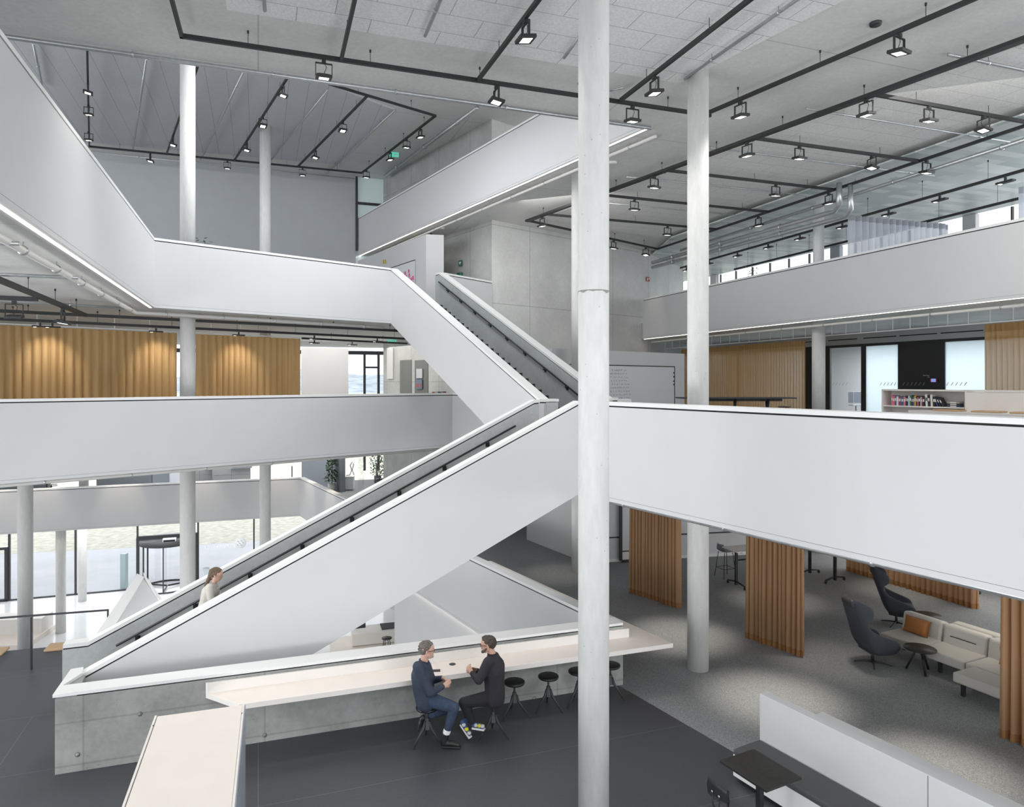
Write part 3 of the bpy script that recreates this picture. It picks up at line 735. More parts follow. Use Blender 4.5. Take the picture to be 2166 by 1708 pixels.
def go(px, z, desc, pxs, zc=None, kind='flood', sc=1.0, r=(.06, .075), end='left'):
    pts = track_pts(px, z); make_track(pts, zc or (z+.27), 'black lighting track: '+desc, r)
    if pxs: lamps(pts, pxs, desc, kind, sc, end)
    return pts
go([(362, -6), (384, 76), (1501, 244)], ZT, 'the long near ceiling track', [685, 1050, 1338])
go([(1488, 243), (2072, -8)], ZT, 'the bare concrete ceiling strip track', [1566, 1902])
go([(722, 125), (751, -4)], ZT, 'short track at the top centre', [])
go([(1013, 167), (1143, -6)], ZT, 'slanting track left of the big column', [1112])
go([(1314, 211), (1592, -6)], ZT, 'slanting track right of the big column', [1384])
pA = go([(1117, 467), (2180, 78)], ZT, 'the long double track', [1147, 1384, 1580, 1832], r=(.16, .075))
go([(1117, 467), (1391, 527), (2180, 262)], ZT, 'the far right board ceiling track', [1298, 1366, 1604, 1753, 1960])
go([(1856, 201), (2180, 260)], ZT, 'the cross track at right edge', [1965, 2080], sc=.95)
go([(1601, 293), (1940, 340)], ZT, 'the middle right cross track', [1691, 1844], sc=.95)
go([(1415, 361), (1761, 401)], ZT, 'the cross track behind carpet column', [1641])
go([(1289, 414), (1621, 448)], ZT, 'the cross track beside big column', [1342])
go([(1160, 454), (1512, 485)], ZT, 'the lowest right cross track', [1412])
go([(1440, 567), (2180, 356)], 5.45, 'the track over right office windows', [1452, 1500, 1560, 1625, 1692, 1782, 1880, 1988, 2127], C3-.17, 'flat')
go([(1554, 570), (2180, 414)], 5.35, 'track along the outer office windows', [], C3-.17)
ZR = C4-.3
go([(184.6, 108), (189, 310), (765, 366), (921, 245), (697, 178)], ZR, 'the top storey frame track', [186.0, 318, 481, 640, 775, 825, 889, 860], C4)
R1 = track_pts([(184.6, 108), (189, 310)], ZR)
for i, (py_) in enumerate((231, 287)):
    o = copy_tree(PF['flood']); o.location = P(187.5, py_-9, ZR); o.rotation_euler = (0, 0, .3)
    tag(o, 'black square floodlight %s on the leftmost roof track' % ('in the middle' if i == 0 else 'lowest'), 'spotlight', 'floodlights on the ceiling tracks')
go([(418, 141), (353, 324)], ZR, 'roof track behind the tall column', [366], C4)
go([(607, 166), (496, 339)], ZR, 'roof track above the second tall column', [522, 556, 599], C4)
go([(777, 203), (631, 351.5)], ZR, 'roof track nearest the top right window', [667, 725], C4)
# second storey, left
ZL = C2-.25
go([(-60, 568), (180, 667)], ZL-.05, 'oblique track over the left ochre curtain', [133], C2, r=(.08, .09))
go([(-60, 628), (76, 633)], ZL-.1, 'stub track at the left picture edge', [30], C2, r=(.07, .08))
go([(-60, 655), (880, 702)], ZL+.05, 'the upper ochre curtain track', [], C2, r=(.07, .08))
go([(-60, 672), (880, 718)], 1.62, 'the lower ochre curtain track', [85, 111, 330, 505, 665, 798], C2, kind='flat', sc=.8)
go([(640, 716), (860, 727)], 1.70, 'far track over the white partition', [665, 745], C2, kind='flat', sc=.9)
# ================================================================== PIPES
def pipe(px, z, r, label, m=None, n=10, clamps=1.8, zc=None, world=None):
    pts = world or track_pts(px, z)
    root = empty('sprinkler_pipe', tuple(pts[0]), 0, label, 'pipe')
    mb = MB(); mb.mat(m or M_galv); mb.tube([p-pts[0] for p in pts], r, n); mb.build('tube', parent=root)
    for a, b in zip(pts[:-1], pts[1:]):
        L_ = (b-a).length; k = int(L_/clamps)
        for i in range(k):
            p = a.lerp(b, (i+.5)/k)
            px_ = CX+FOC*p.x/max(p.y, .1)
            if p.y < 1.5 or px_ < -30 or px_ > 2200: continue
            c = MB(); c.mat(M_galv); d = (b-a).normalized(); c.tube([p-pts[0]-d*.02, p-pts[0]+d*.02], r*1.35, n)
            if zc: c.tube([p-pts[0], Vector((p.x, p.y, zc))-pts[0]], .008, 5)
            c.build('clamp', parent=root)
    return root
def par(line, off, z):
    q_ = offset_line(line, off); return [Vector((a.x, a.y, z)) for a in q_]
pipe(None, 0, .045, 'galvanised pipe along the edge of the near ceiling slab', world=par([along(E0, Bd, -4), E1], -.10, C3-.08)+[], clamps=2.2)
pipe(None, 0, .04, 'pale pipe under the top gallery beside its light strip', M_whitepipe, world=par([along(E1, Gd, -.2), L4b], -.42, C3-.1), zc=C3)
pipe(None, 0, .052, 'thick white pipe under the left third gallery', M_whitepipe, world=par([L3near, L3a, L3b, V2(A3)], .48, C2-.12), zc=C2, clamps=1.5)
pipe(None, 0, .045, 'pale pipe under the left second gallery', M_whitepipe, world=par([L2near, L2a, L2b], .30, C1-.08), zc=C1)
pipe(None, 0, .038, 'galvanised pipe under the right second gallery edge', M_galv, world=par([along(V2(N1), Gd, 17), V2(N1)], -.16, C1-.05), zc=C1, clamps=2.4)
pipe(None, 0, .04, 'pale pipe under the right third gallery beside its light strip', M_whitepipe, world=par([L3r0, along(L3r1, Ad, 4)], .42, C2-.14), zc=C2)
pp = C3-.16
for i, (a, b, lab) in enumerate([((558, -6), (560, 22), 'left of the top centre'), ((934, -6), (899, 76), 'at the top centre'), ((1225, 78), (1193, 122), 'against the big column'), ((1690, -4), (1448, 167), 'ending above the carpet column'),
                                ((2006, 115), (2180, 152), 'at the right edge, upper one'), ((1705, 230), (2137, 300), 'crossing the board ceiling, long one'), ((1504, 313), (1976, 372), 'crossing the board ceiling, second row'), ((1325, 374), (1715, 414), 'crossing the board ceiling, third row'), ((1289, 430), (1580, 458), 'crossing the board ceiling, lowest row'), ((1320, 185), (1290, 192), 'short stub behind the big column')]):
    pipe([a, b], pp, .032 if i < 5 else .022, 'galvanised sprinkler pipe '+lab, clamps=1.7, zc=C3-.055)
for i, (a, b, lab) in enumerate([((71, 93), (89, 182), 'leftmost'), ((310, 126), (281, 316), 'left of the tall column'), ((515, 153), (425, 338), 'right of the tall column'), ((694, 190), (574, 338), 'above the second tall column'), ((836, 233), (690, 368), 'near the top window'), ((1010, 228), (815, 372), 'thick one along the concrete core')]):
    pipe([a, b], C4-.16, .035 if i < 5 else .075, 'galvanised roof pipe, '+lab, clamps=2.5, zc=C4-.055)
pipe([(190, 322), (750, 378)], C4-.35, .03, 'galvanised roof pipe along the grey wall', clamps=3, zc=C4)
pipe([(1440, 530), (2180, 292)], 5.62, .055, 'long galvanised pipe over the right office rim', clamps=3)
pipe(None, 0, .075, 'thick galvanised drain pipe with upturned end, upper one', world=[P(1380, 556, 5.2), P(1725, 459, 5.2), P(1765, 447, 5.2)+Vector((0, 0, 0)), P(1775, 440, 5.2)+Vector((0, 0, .12)), P(1775, 440, 5.2)+Vector((0, 0, .75))], clamps=3)
pipe(None, 0, .07, 'thick galvanised drain pipe with upturned end, lower one', world=[P(1380, 566, 5.0), P(1725, 475, 5.0), P(1792, 457, 5.0), P(1799, 452, 5.0)+Vector((0, 0, .12)), P(1799, 452, 5.0)+Vector((0, 0, .85))], clamps=3)
for i, (a, b) in enumerate([((-40, 513), (40, 516)), ((-40, 579), (165, 588)), ((-40, 634), (262, 652))]):
    pipe([a, b], C2-.14, .03, 'galvanised branch pipe over the left gallery, '+['upper', 'middle', 'lower'][i]+' one', clamps=2, zc=C2)
# curtain rail with hangers on the second storey
def curtain_rail(a, b, z, zc, label, step=.75):
    a = Vector(a); b = Vector(b); root = empty('curtain_rail', (a.x, a.y, z), math.atan2((b-a).y, (b-a).x), label, 'curtain rail')
    L_ = (b-a).length; mb = MB(); mb.mat(M_cap); mb.box((L_/2, 0, 0), (L_, .035, .035)); mb.build('rail', parent=root)
    for i in range(int(L_/step)):
        h = MB(); h.mat(M_cap); h.box(((i+.5)*step, 0, (zc-z)/2), (.02, .02, zc-z)); h.build('hanger', parent=root)
# ================================================================== CURTAINS
def curtain(name, a, b, z0, z1, m, label, wl=.16, amp=.055, seed=0, group=None, hem=True, full=1.0, top=None, cat='curtain'):
    rnd = random.Random(seed); a = Vector(a); b = Vector(b); L_ = (b-a).length; d = (b-a)/L_; n = Vector((-d.y, d.x))
    root = empty(name, (a.x, a.y, z0), math.atan2(d.y, d.x), label, cat, group)
    N = max(24, int(L_/wl*10)); ph = 0; offs = []
    for i in range(N+1):
        ph += 2*PI*(L_/N)/wl*rnd.uniform(.6, 1.4); offs.append(ph)
    zs = [0, .13, (z1-z0)*.3, (z1-z0)*.6, (z1-z0)*.93, z1-z0]
    aa = [amp*rnd.uniform(.6, 1.2) for _ in range(N+1)]
    vs = []; fs = []; K = len(zs)
    for i in range(N+1):
        x = L_*i/N
        for j, z in enumerate(zs):
            f = 1.0-.25*(z/(z1-z0)); s_ = math.sin(offs[i]+.25*math.sin(i*.13+j)*(1-z/(z1-z0)))
            dx = .5*amp*math.cos(offs[i])*full
            vs.append((x+dx*f*.6, aa[i]*s_*f, z))
    mb = MB(); mb.smooth = True
    for i in range(N):
        for j in range(1, K-2): fs.append((i*K+j, (i+1)*K+j, (i+1)*K+j+1, i*K+j+1))
    mb.mat(m); mb.add([vs[i*K+j] for i in range(N+1) for j in range(1, K-1)], [tuple((q//K)*(K-2)+q % K-1 for q in f) for f in fs]); mb.build('cloth', parent=root)
    for nm, j in (('hem', 0), ('heading', K-2)):
        h = MB(); h.smooth = True; h.mat(HEM.get(m.name, m)); h.add([vs[i*K+j+e] for i in range(N+1) for e in (0, 1)], [(2*i, 2*i+2, 2*i+3, 2*i+1) for i in range(N)]); h.build(nm, parent=root)
    return root
HEM = {'copper curtain': cloth_sheer('copper curtain hem', (.36, .185, .08), .15, 0), 'ochre sheer curtain': cloth_sheer('ochre curtain heading', (.50, .31, .13), .35, .03),
       'white sheer curtain': cloth_sheer('white curtain heading', (.42, .43, .48), .3, 0)}
cl0, cl1 = (-7.75, 25.9), (-20.0, 14.09)
def on(px): return px_on(px, cl0, cl1)
curtain('curtain', on(-60), on(376), F2, 1.58, M_orange, 'long ochre curtain left of the tall column, behind the left gallery', .22, .095, 1)
curtain('curtain', on(414), on(637), F2, 1.58, M_orange, 'shorter ochre curtain right of the tall column, behind the left gallery', .22, .095, 2)
curtain_rail(on(-60), on(376), 1.62, C2, 'white rail of the long left ochre curtain', 1.0)
curtain_rail(on(414), on(637), 1.62, C2, 'white rail of the shorter left ochre curtain', 1.0)
cr0, cr1 = (10.6, 25.4), along((10.6, 25.4), Ad, 12)
def onr(px): return px_on(px, cr0, cr1)
curtain('curtain', onr(1440), onr(1705), F2, 1.50, M_orangeR, 'sheer ochre curtain behind the long black bar table', .15, .05, 3)
curtain('curtain', onr(2081), onr(2230), F2, 1.56, M_orangeR, 'sheer ochre curtain at the right edge behind the bookshelf', .15, .05, 4)
curtain_rail(onr(1400), onr(2200), 1.60, C2, 'thin white rail with hangers before the meeting rooms', .62)
curtain('curtain', V2(P(1333, 1252, F1)), V2(P(1437, 1287, F1)), F1, C1-.03, M_orangeD, 'copper curtain next to the big column', .115, .10, 5, 'copper curtains in the carpet lounge')
curtain('curtain', V2(P(1578, 1347, F1)), V2(P(1703, 1391, F1)), F1, C1-.03, M_orangeD, 'copper curtain between the carpet column and the dark wing chairs', .115, .10, 6, 'copper curtains in the carpet lounge')
curtain('curtain', V2(P(2111, 1553, F1)), (8.9, 9.45), F1, C1-.03, M_orangeD, 'copper curtain cut by the right picture edge', .14, .11, 7, 'copper curtains in the carpet lounge')
curtain('curtain', V2(P(1788, 1206, F1)), V2(P(2069, 1290, F1)), F1, C1-.03, M_orangeD, 'wide copper curtain behind the wing chairs', .16, .09, 8, 'copper curtains in the carpet lounge')
curtain('curtain', V2(P(1794, 455, 5.2)), V2(P(2006, 475, 5.2)), F3+.02, 5.2, M_sheer, 'pleated white sheer curtain above the right third gallery', .26, .09, 9)
curtain('curtain', V2(P(2155, 395, 5.3)), V2(P(2240, 400, 5.3)), F3+.02, 5.3, M_sheer, 'white sheer curtain cut by the right edge, top storey', .2, .05, 10)
curtain('curtain', V2(P(352, 1002, -2.6)+Vector((0, 5, 0))), V2(P(382, 1002, -2.6)+Vector((.3, 5, 0))), F1, C1-.1, M_sheer, 'grey sheer curtain beside the tall column above the entrance', .2, .05, 11)
# ================================================================== COUNTER, STOOLS
zc_ = F1+.90
def cpt(px, py): return V2(P(px, py, zc_))
oW = W0-nW*.01; w_at = lambda s, o: V2(W0+uW*s-nW*o)
sC0 = (Vector(cpt(434, 1472))-W0).dot(uW)
tip = Vector((W1.x+.80, W1.y-.36)); 
fr = Vector(cpt(481, 1496)); 
ctr = empty('bar_counter', label='long pale birch counter fixed to the concrete wall, two men seated at it', cat='counter')
gL = Vector(G0)-Vector((Gd.x, Gd.y))*0; gN = Vector((-Gd.y, Gd.x)).normalized()
gO = Vector(G0)+gN*.66; tA = W0+uW*((tip-W0).dot(uW))-nW*.60
tt = (Vector((tA-gO)).dot(Vector((Gd.x, Gd.y))))
gT = gO+Vector((Gd.x, Gd.y))*tt
# tip: where the front edge meets the outer edge of the gallery leg
den = uW.x*Gd.y-uW.y*Gd.x; fo = W0-nW*.60; kk = ((gO.x-fo.x)*Gd.y-(gO.y-fo.y)*Gd.x)/den; tipp = fo+uW*kk
gE = Vector((Gd.x, Gd.y))*-5.9
poly = [w_at(sC0, .012), w_at(sC0+.5, .60), V2(tipp), V2(gO+gE), V2(Vector(G0)+gN*.215+gE), V2(Vector(G0)+gN*.215), V2(W1+uW*.02+nW*.34), V2(W1+uW*.02-nW*.012)]
mb = MB(); mb.prism(poly, zc_-.08, zc_, M_ply, M_ply2, M_ply2); mb.build('worktop', parent=ctr, bevel=.003)
mb = MB(); mb.prism([w_at(sC0, .012), V2(W1+uW*.10-nW*.012), V2(W1+uW*.10-nW*.05), w_at(sC0+.03, .05)], zc_, zc_+.158, M_ply2, M_ply2, M_ply2); mb.build('upstand', parent=ctr)
g = P(957, 1406, zc_); mb = MB(); mb.mat(M_frame); mb.lathe([(.055, 0), (.055, .006), (.045, .008)], (g.x, g.y, zc_), 24); mb.build('cable_outlet', parent=ctr)
ph = P(921, 1420, zc_); mb = MB(); mb.mat(M_black); mb.box((0, 0, .006), (.16, .08, .010)); o = mb.build('mobile_phone', loc=(ph.x, ph.y, zc_), rz=.1, bevel=.003)
tag(o, 'black mobile phone lying on the counter beside the grey-haired man', 'phone')
M_seatrim = plain('black plastic', (.012, .012, .013), .35)
def proto_stool():
    r = empty('bar_stool')
    s_ = MB(); s_.mat(M_seatrim); s_.lathe([(.10, .545), (.17, .55), (.180, .565), (.178, .585), (.165, .592), (.02, .584)], n=32); s_.build('seat', parent=r)
    s_ = MB(); s_.mat(M_frame); s_.lathe([(.018, .34), (.018, .55)], n=12); s_.lathe([(.028, .33), (.028, .41)], n=12); s_.lathe([(.06, .535), (.06, .546)], n=12); s_.build('spindle', parent=r)
    h = MB(); h.mat(M_frame); h.lathe([(.035, .40), (.04, .36), (.068, .24), (.03, .235)], n=6, smooth=False); h.build('hub', parent=r)
    for k in range(3):
        a = 2*PI*k/3+PI/2; l = MB(); l.mat(M_frame)
        l.tube([(.035*math.cos(a), .035*math.sin(a), .36), (.075*math.cos(a), .075*math.sin(a), .25), (.265*math.cos(a), .265*math.sin(a), .012)], [.022, .022, .014], 8)
        l.lathe([(.016, 0), (.016, .012)], (.265*math.cos(a), .265*math.sin(a), 0), 8); l.build('leg', parent=r)
    return r
st = proto_stool()
M1 = Vector((-1.33, 11.05)); M2 = Vector((-.30, 11.28))
SL = [(M1, .2, 'black swivel stool under the man in the navy jacket', True), (M2, .1, 'black swivel stool under the man in the dark sweater', False),
      (Vector((.04, 11.97)), .25, 'empty black swivel stool right behind the man in the dark sweater', False),
      (Vector((.63, 12.2)), .05, 'empty black swivel stool alone between the sweater man and the big column', False),
      (Vector((1.17, 12.42)), .2, 'empty black swivel stool half hidden left of the big column', False), (Vector((1.77, 12.68)), .0, 'empty black swivel stool half hidden right of the big column', False)]
for i, (p, rz, lab, first) in enumerate(SL):
    o = st if i == 0 else copy_tree(st); o.location = (p.x, p.y, F1); o.rotation_euler = (0, 0, rz); tag(o, lab, 'stool', 'bar stools at the birch counter')
# tall cabinet in front ------------------------------------------------------------------
zk = -4.20
k0, k1 = P(327.5, 1514.6, zk), P(519, 1488.6, zk); kd = (k1-k0).normalized(); kb = Vector((kd.y, -kd.x, 0))
wk = (k1-k0).length
cab = empty('tall_cabinet', (k0.x, k0.y, F1), math.atan2(kd.y, kd.x), 'tall pale birch cabinet cut off by the bottom edge, seen from above', 'cabinet')
H_ = zk-F1; dk = 2.4
mb = MB(); mb.mat(M_ply2); mb.box((wk/2, -dk/2, H_/2-.01), (wk-.06, dk-.04, H_-.02)); mb.build('body', parent=cab)
mb = MB(); mb.mat(M_ply2); mb.box((.012, -dk/2, H_/2), (.024, dk, H_)); mb.build('side_panel', parent=cab); 
M_greyp = plain('grey blue laminate', (.30, .33, .37), .4)
mb = MB(); mb.mat(M_greyp); mb.box((wk-.004, -dk/2, H_/2-.01), (.012, dk, H_-.02)); mb.mat(M_ply2); mb.box((wk-.022, -dk/2, H_/2), (.024, dk, H_)); mb.build('side_panel', parent=cab)
mb = MB(); mb.mat(M_ply); mb.box((wk/2, -dk/2-.01, H_-.006), (wk-.075, dk-.05, .012)); mb.build('top', parent=cab)
for x_ in (.024, wk-.03):
    mb = MB(); mb.mat(M_frame); mb.box((x_, -.28, H_+.002), (.012, .02, .006)); mb.build('fitting', parent=cab)
# bench with white back, lower right -----------------------------------------------------
b0 = P(1606, 1467.8, -4.56); bd = Vector((.49, -.872)); bn = Vector((bd.y, -bd.x)); rbz = math.atan2(bd.y, bd.x)
bench = empty('upholstered_bench', (b0.x, b0.y, F1), rbz, 'long bench with white back panel and dark grey cushion, lower right', 'bench')
# local frame: x along the bench, y to the lounge side (+ is away from the table)
mb = MB(); mb.mat(M_white); mb.box((3.5, .09, .56), (7.0, .16, 1.12)); mb.build('back_panel', parent=bench, bevel=.004)
mb = MB(); mb.mat(M_white); mb.box((4.0, .26, .55), (6.4, .18, 1.10)); mb.build('rear_panel', parent=bench, bevel=.004)
mb = MB(); mb.mat(M_groove); mb.box((2.45, .008, .56), (.004, .004, 1.10)); mb.build('panel_joint', parent=bench)
mb = MB(); mb.mat(M_cap); mb.box((3.5, -.27, .22), (7.0, .52, .30)); mb.build('base', parent=bench)
mb = MB(); mb.mat(M_black); mb.box((3.55, -.24, .035), (6.9, .44, .07)); mb.build('plinth', parent=bench)
mb = MB(); mb.mat(M_darkseat); mb.box((3.5, -.265, .41), (7.0, .54, .09)); mb.build('seat_cushion', parent=bench, bevel=.03)
def blacktop(): return plain('black stained oak', (.028, .027, .026), .45, noise=.25, nscale=18)
M_oak = blacktop()
t0, t1 = P(1522.3, 1609, -4.93), P(1617.7, 1671.6, -4.93); td = (t1-t0).normalized()
t3 = P(1593.3, 1583.6, -4.93); tw = (t3-t0).length; tl = (t1-t0).length+.02
tb = empty('cafe_table', (t0.x, t0.y, F1), math.atan2(td.y, td.x), 'black oak rectangular cafe table before the grey bench cushion', 'table')
mb = MB(); mb.mat(M_oak); mb.box((tl/2, tw/2, .735), (tl, tw, .03)); mb.build('table_top', parent=tb, bevel=.003)
mb = MB(); mb.mat(M_black); mb.box((tl/2, tw/2, .36), (.07, .07, .72)); mb.box((tl/2, tw/2, .712), (.35, .3, .015)); mb.build('column', parent=tb)
mb = MB(); mb.mat(M_black); mb.box((tl/2, tw/2, .01), (.45, .4, .02)); mb.build('foot', parent=tb)
# cafe chair cut by the frame
ch = empty('cafe_chair', (2.67, 8.52, F1), .45, 'black cafe chair with curved backrest cut off by the bottom edge', 'chair')
mb = MB(); mb.mat(M_black); mb.smooth = True
vs = []; fs = []
for i in range(13):
    t = (i/12-.5)*1.9; cc = .19
    for j in range(5):
        z = .66+j*.05; q_ = 1-.12*abs(j-2)/2*abs(t)
        for k_ in (0, .014): vs.append((-.20-.06*math.cos(t)+k_, math.sin(t*.5)*.42*q_, z+.02*math.cos(t)))
for i in range(12):
    for j in range(4):
        for k_ in (0, 1): a = (i*5+j)*2+k_; fs.append((a, a+10, a+12, a+2) if k_ else (a, a+2, a+12, a+10))
for i in range(12):
    for j in (0, 4): a = (i*5+j)*2; fs.append((a, a+1, a+11, a+10))
for i in (0, 12):
    for j in range(4): a = (i*5+j)*2; fs.append((a, a+2, a+3, a+1))
mb.add(vs, fs); bk_ = mb.build('backrest', parent=ch)
for s_ in (-.06, .06):
    m2 = MB(); m2.mat(M_alu); m2.ball((-.272, s_, .76), (.006, .016, .016)); m2.build('bolt', parent=bk_)
mb = MB(); mb.mat(M_black); mb.tube([(-.255, -.06, .76), (-.26, -.05, .60), (-.16, -.04, .45)], .011, 8); mb.tube([(-.255, .06, .76), (-.26, .05, .60), (-.16, .04, .45)], .011, 8); mb.build('back_support', parent=ch)
mb = MB(); mb.mat(M_darkseat); mb.lathe([(.05, .435), (.2, .44), (.215, .455), (.2, .47), (.02, .465)], n=28); mb.build('seat', parent=ch)
for sx_, sy_ in ((-1, -1), (-1, 1), (1, -1), (1, 1)):
    mb = MB(); mb.mat(M_black); mb.tube([(sx_*.12, sy_*.12, .44), (sx_*.21, sy_*.21, 0)], .012, 8); mb.build('leg', parent=ch)
# glass rail at the seating steps ------------------------------------------------------------
ga_, gb_ = V2(P(-60, 1411, F1-.0)), V2(P(229, 1398, F1)); 
rl0, rl1 = Vector(V2(P(0, 1309, T1-.05))), Vector(V2(P(230, 1292, T1-.05)))
rd = (rl1-rl0).normalized(); rl0 = rl0-rd*4; L_ = (rl1-rl0).length
gr = empty('glass_railing', (rl0.x, rl0.y, F1), math.atan2(rd.y, rd.x), 'frameless glass railing with thin dark steel rail above the seating steps', 'railing')
mb = MB(); mb.mat(M_frame); mb.box((L_/2, 0, 1.06), (L_, .035, .03)); mb.box((L_-.015, 0, .99), (.03, .03, .16)); mb.build('top_rail', parent=gr)
sp = (Vector(V2(P(66, 1304.5, T1-.05)))-rl0).length
for x0, x1 in ((0, sp-.03), (sp+.03, L_-.02)):
    mb = MB(); mb.mat(M_glass); mb.box(((x0+x1)/2, .0, .49), (x1-x0, .016, 1.10)); mb.build('glass_panel', parent=gr)
mb = MB(); mb.mat(M_black); mb.box((sp, -.0, .46), (.025, .05, 1.14)); mb.build('post', parent=gr)
def pad(p, rz, sz, label, m, group=None, th=.05, name='seat_pad'):
    mb = MB(); mb.mat(m); mb.box((0, 0, th/2), (sz[0], sz[1], th)); o = mb.build(name, loc=tuple(p), rz=rz, bevel=.018); tag(o, label, 'cushion', group); return o
M_tan = plain('tan seat leather', (.55, .36, .20), .5, noise=.03, nscale=20)
for px_, py_, lab in ((125, 1371, 'tan seat pad on the dark ledge, second from the left'), (184, 1366, 'tan seat pad on the dark ledge against the stair wall'), (-14, 1383, 'tan seat pad on the dark ledge cut by the left edge')):
    p = P(px_, py_, F1-.02); pad((p.x, p.y, F1-.018), rB-.05, (.46, .42), lab, M_tan, 'tan pads on the seating ledge')

for px_, py_, r_, lab in ((1600, 573, .5, 'leafy plant tops behind the right third gallery window band'), (424, 511, .28, 'small green plant tip over the left third gallery beside the tall column')):
    q_ = PD(px_, py_, 27.0 if px_ > 1000 else 21.5); r = empty('potted_plant', (q_.x, q_.y, F3), 0, lab, 'plant')
    hh = q_.z-F3
    b = MB(); b.mat(M_greyp); b.lathe([(.16, 0), (.2, .35), (.02, .32)], n=20); b.build('pot', parent=r)
    b = MB(); b.mat(M_frame); b.tube([(0, 0, .3), (.03, 0, hh-.2)], .015, 6); b.build('stem', parent=r)
    b = MB(); b.mat(plain('plant leaf green', (.16, .26, .12), .6) if 'plant leaf green' not in MATS else MATS['plant leaf green']); rn_ = random.Random(9)
    for _ in range(60):
        a_ = rn_.uniform(0, 2*PI); z_ = hh+rn_.uniform(-.35, .08); t_ = rn_.uniform(.1, 1)*r_; d_ = Vector((math.cos(a_), math.sin(a_), rn_.uniform(-.3, .4))); s_ = Vector((-math.sin(a_), math.cos(a_), 0))*.035; p_ = Vector((math.cos(a_)*t_, math.sin(a_)*t_, z_))
        b.add([p_, p_+d_*.08+s_, p_+d_*.17, p_+d_*.08-s_], [(0, 1, 2, 3)])
    b.build('foliage', parent=r)
# ================================================================== LOUNGE FURNITURE
def smooth_mods(o, solid=0, sub=1):
    if solid: m = o.modifiers.new('solid', 'SOLIDIFY'); m.thickness = solid; m.offset = 0
    if sub: m = o.modifiers.new('sub', 'SUBSURF'); m.levels = sub; m.render_levels = sub
def proto_wing():
    r = empty('wing_chair')
    rows = [(.26, -.10, .24, .38), (.33, -.19, .31, .54), (.45, -.26, .345, .66), (.56, -.30, .35, .62), (.63, -.32, .345, .40), (.74, -.36, .33, .15), (.86, -.40, .31, .10), (.96, -.435, .31, .14), (1.02, -.455, .31, .30), (1.14, -.49, .30, .33), (1.24, -.52, .28, .30), (1.31, -.54, .25, .12), (1.34, -.545, .22, .06)]
    mb = MB(); mb.smooth = True; mb.mat(M_dark); vs = []; nU = 17
    for z, xb, w_, l in rows:
        for i in range(nU):
            u = -1+2*i/(nU-1); a = abs(u); sg = 1 if u > 0 else -1
            if a <= .5: x = xb+.07*(a/.5)**2; y = sg*w_*math.sin(a/.5*PI/2)*.96
            else: t = (a-.5)/.5; x = xb+.07+(l-.07)*t; y = sg*w_*(.96+.04*math.sin(t*PI))
            vs.append((x, y, z))
    fs = [(j*nU+i, j*nU+i+1, (j+1)*nU+i+1, (j+1)*nU+i) for j in range(len(rows)-1) for i in range(nU-1)]
    mb.add(vs, fs); o = mb.build('shell', parent=r); smooth_mods(o, .045, 1)
    s_ = MB(); s_.mat(M_darkseat); s_.box((.09, 0, .40), (.58, .60, .13)); s_.build('seat_cushion', parent=r, bevel=.045)
    s_ = MB(); s_.mat(M_dark); s_.box((.05, 0, .30), (.46, .46, .07)); s_.build('seat_base', parent=r, bevel=.03)
    s_ = MB(); s_.mat(M_darkseat); s_.box((-.30, 0, .78), (.10, .50, .62), 0, Matrix.Rotation(math.radians(-14), 3, 'Y')); s_.build('back_cushion', parent=r, bevel=.04)
    s_ = MB(); s_.mat(M_frame); s_.box((-.50, 0, 1.27), (.13, .40, .17), 0, Matrix.Rotation(math.radians(-12), 3, 'Y')); s_.build('headrest', parent=r, bevel=.05)
    b = MB(); b.mat(M_black); b.lathe([(.03, .03), (.03, .28)], n=12)
    b.build('post', parent=r)
    for k_ in range(4):
        a = PI/4+k_*PI/2+.3; f = MB(); f.mat(M_alu if False else M_frame); f.tube([(0, 0, .06), (.15*math.cos(a), .15*math.sin(a), .05), (.34*math.cos(a), .34*math.sin(a), .012)], [.022, .018, .012], 8); f.build('foot', parent=r)
    return r
wc1 = proto_wing(); p = P(1846, 1405, F1); wc1.location = (p.x, p.y, F1); wc1.rotation_euler = (0, 0, math.radians(6)); tag(wc1, 'charcoal wing chair alone in front of the sofa, beside the round side table', 'armchair', 'charcoal wing chairs')
wc2 = copy_tree(wc1); p = P(1896, 1322, F1); wc2.location = (p.x, p.y, F1); wc2.rotation_euler = (0, 0, math.radians(-22)); tag(wc2, 'charcoal wing chair behind the end of the pale sofa', 'armchair', 'charcoal wing chairs')
# sofa: modules in a frame with x along the seat front and y towards the back
s0 = P(1861, 1338, F1+.42); sd = Vector((.43, -.903)); srz = math.atan2(sd.y, sd.x)
sofa = empty('modular_sofa', (s0.x, s0.y, F1), srz, 'pale grey modular sofa with low backs in the carpet lounge', 'sofa')
def sbox(name, c, d, bev=.035, m=None, tilt=None):
    b = MB(); b.mat(m or M_sofa); b.box((0, 0, 0), d, 0, tilt); return b.build(name, parent=sofa, bevel=bev, loc=c)
for i in range(2): sbox('seat', (.435+.88*i, .36, .33), (.875, .72, .18))
sbox('seat', (2.21, .36, .33), (.88, .72, .18))
T = Matrix.Rotation(math.radians(-9), 3, 'X')
for i in range(3): sbox('backrest', (.43+.88*i, .82, .52), (.86, .26, .50), .06, None, T)
cb_ = MB(); cb_.mat(M_groove); cb_.box((0, 0, 0), (.5, .01, .014)); cb_.build('seam', parent=sofa, loc=(1.31, .675, .58))
sbox('seat', (2.42, -.32, .33), (.98, .62, .18)); sbox('seat', (3.2, .05, .33), (.56, 1.3, .18))
sbox('backrest', (2.98, -.30, .52), (.22, .66, .36), .06)
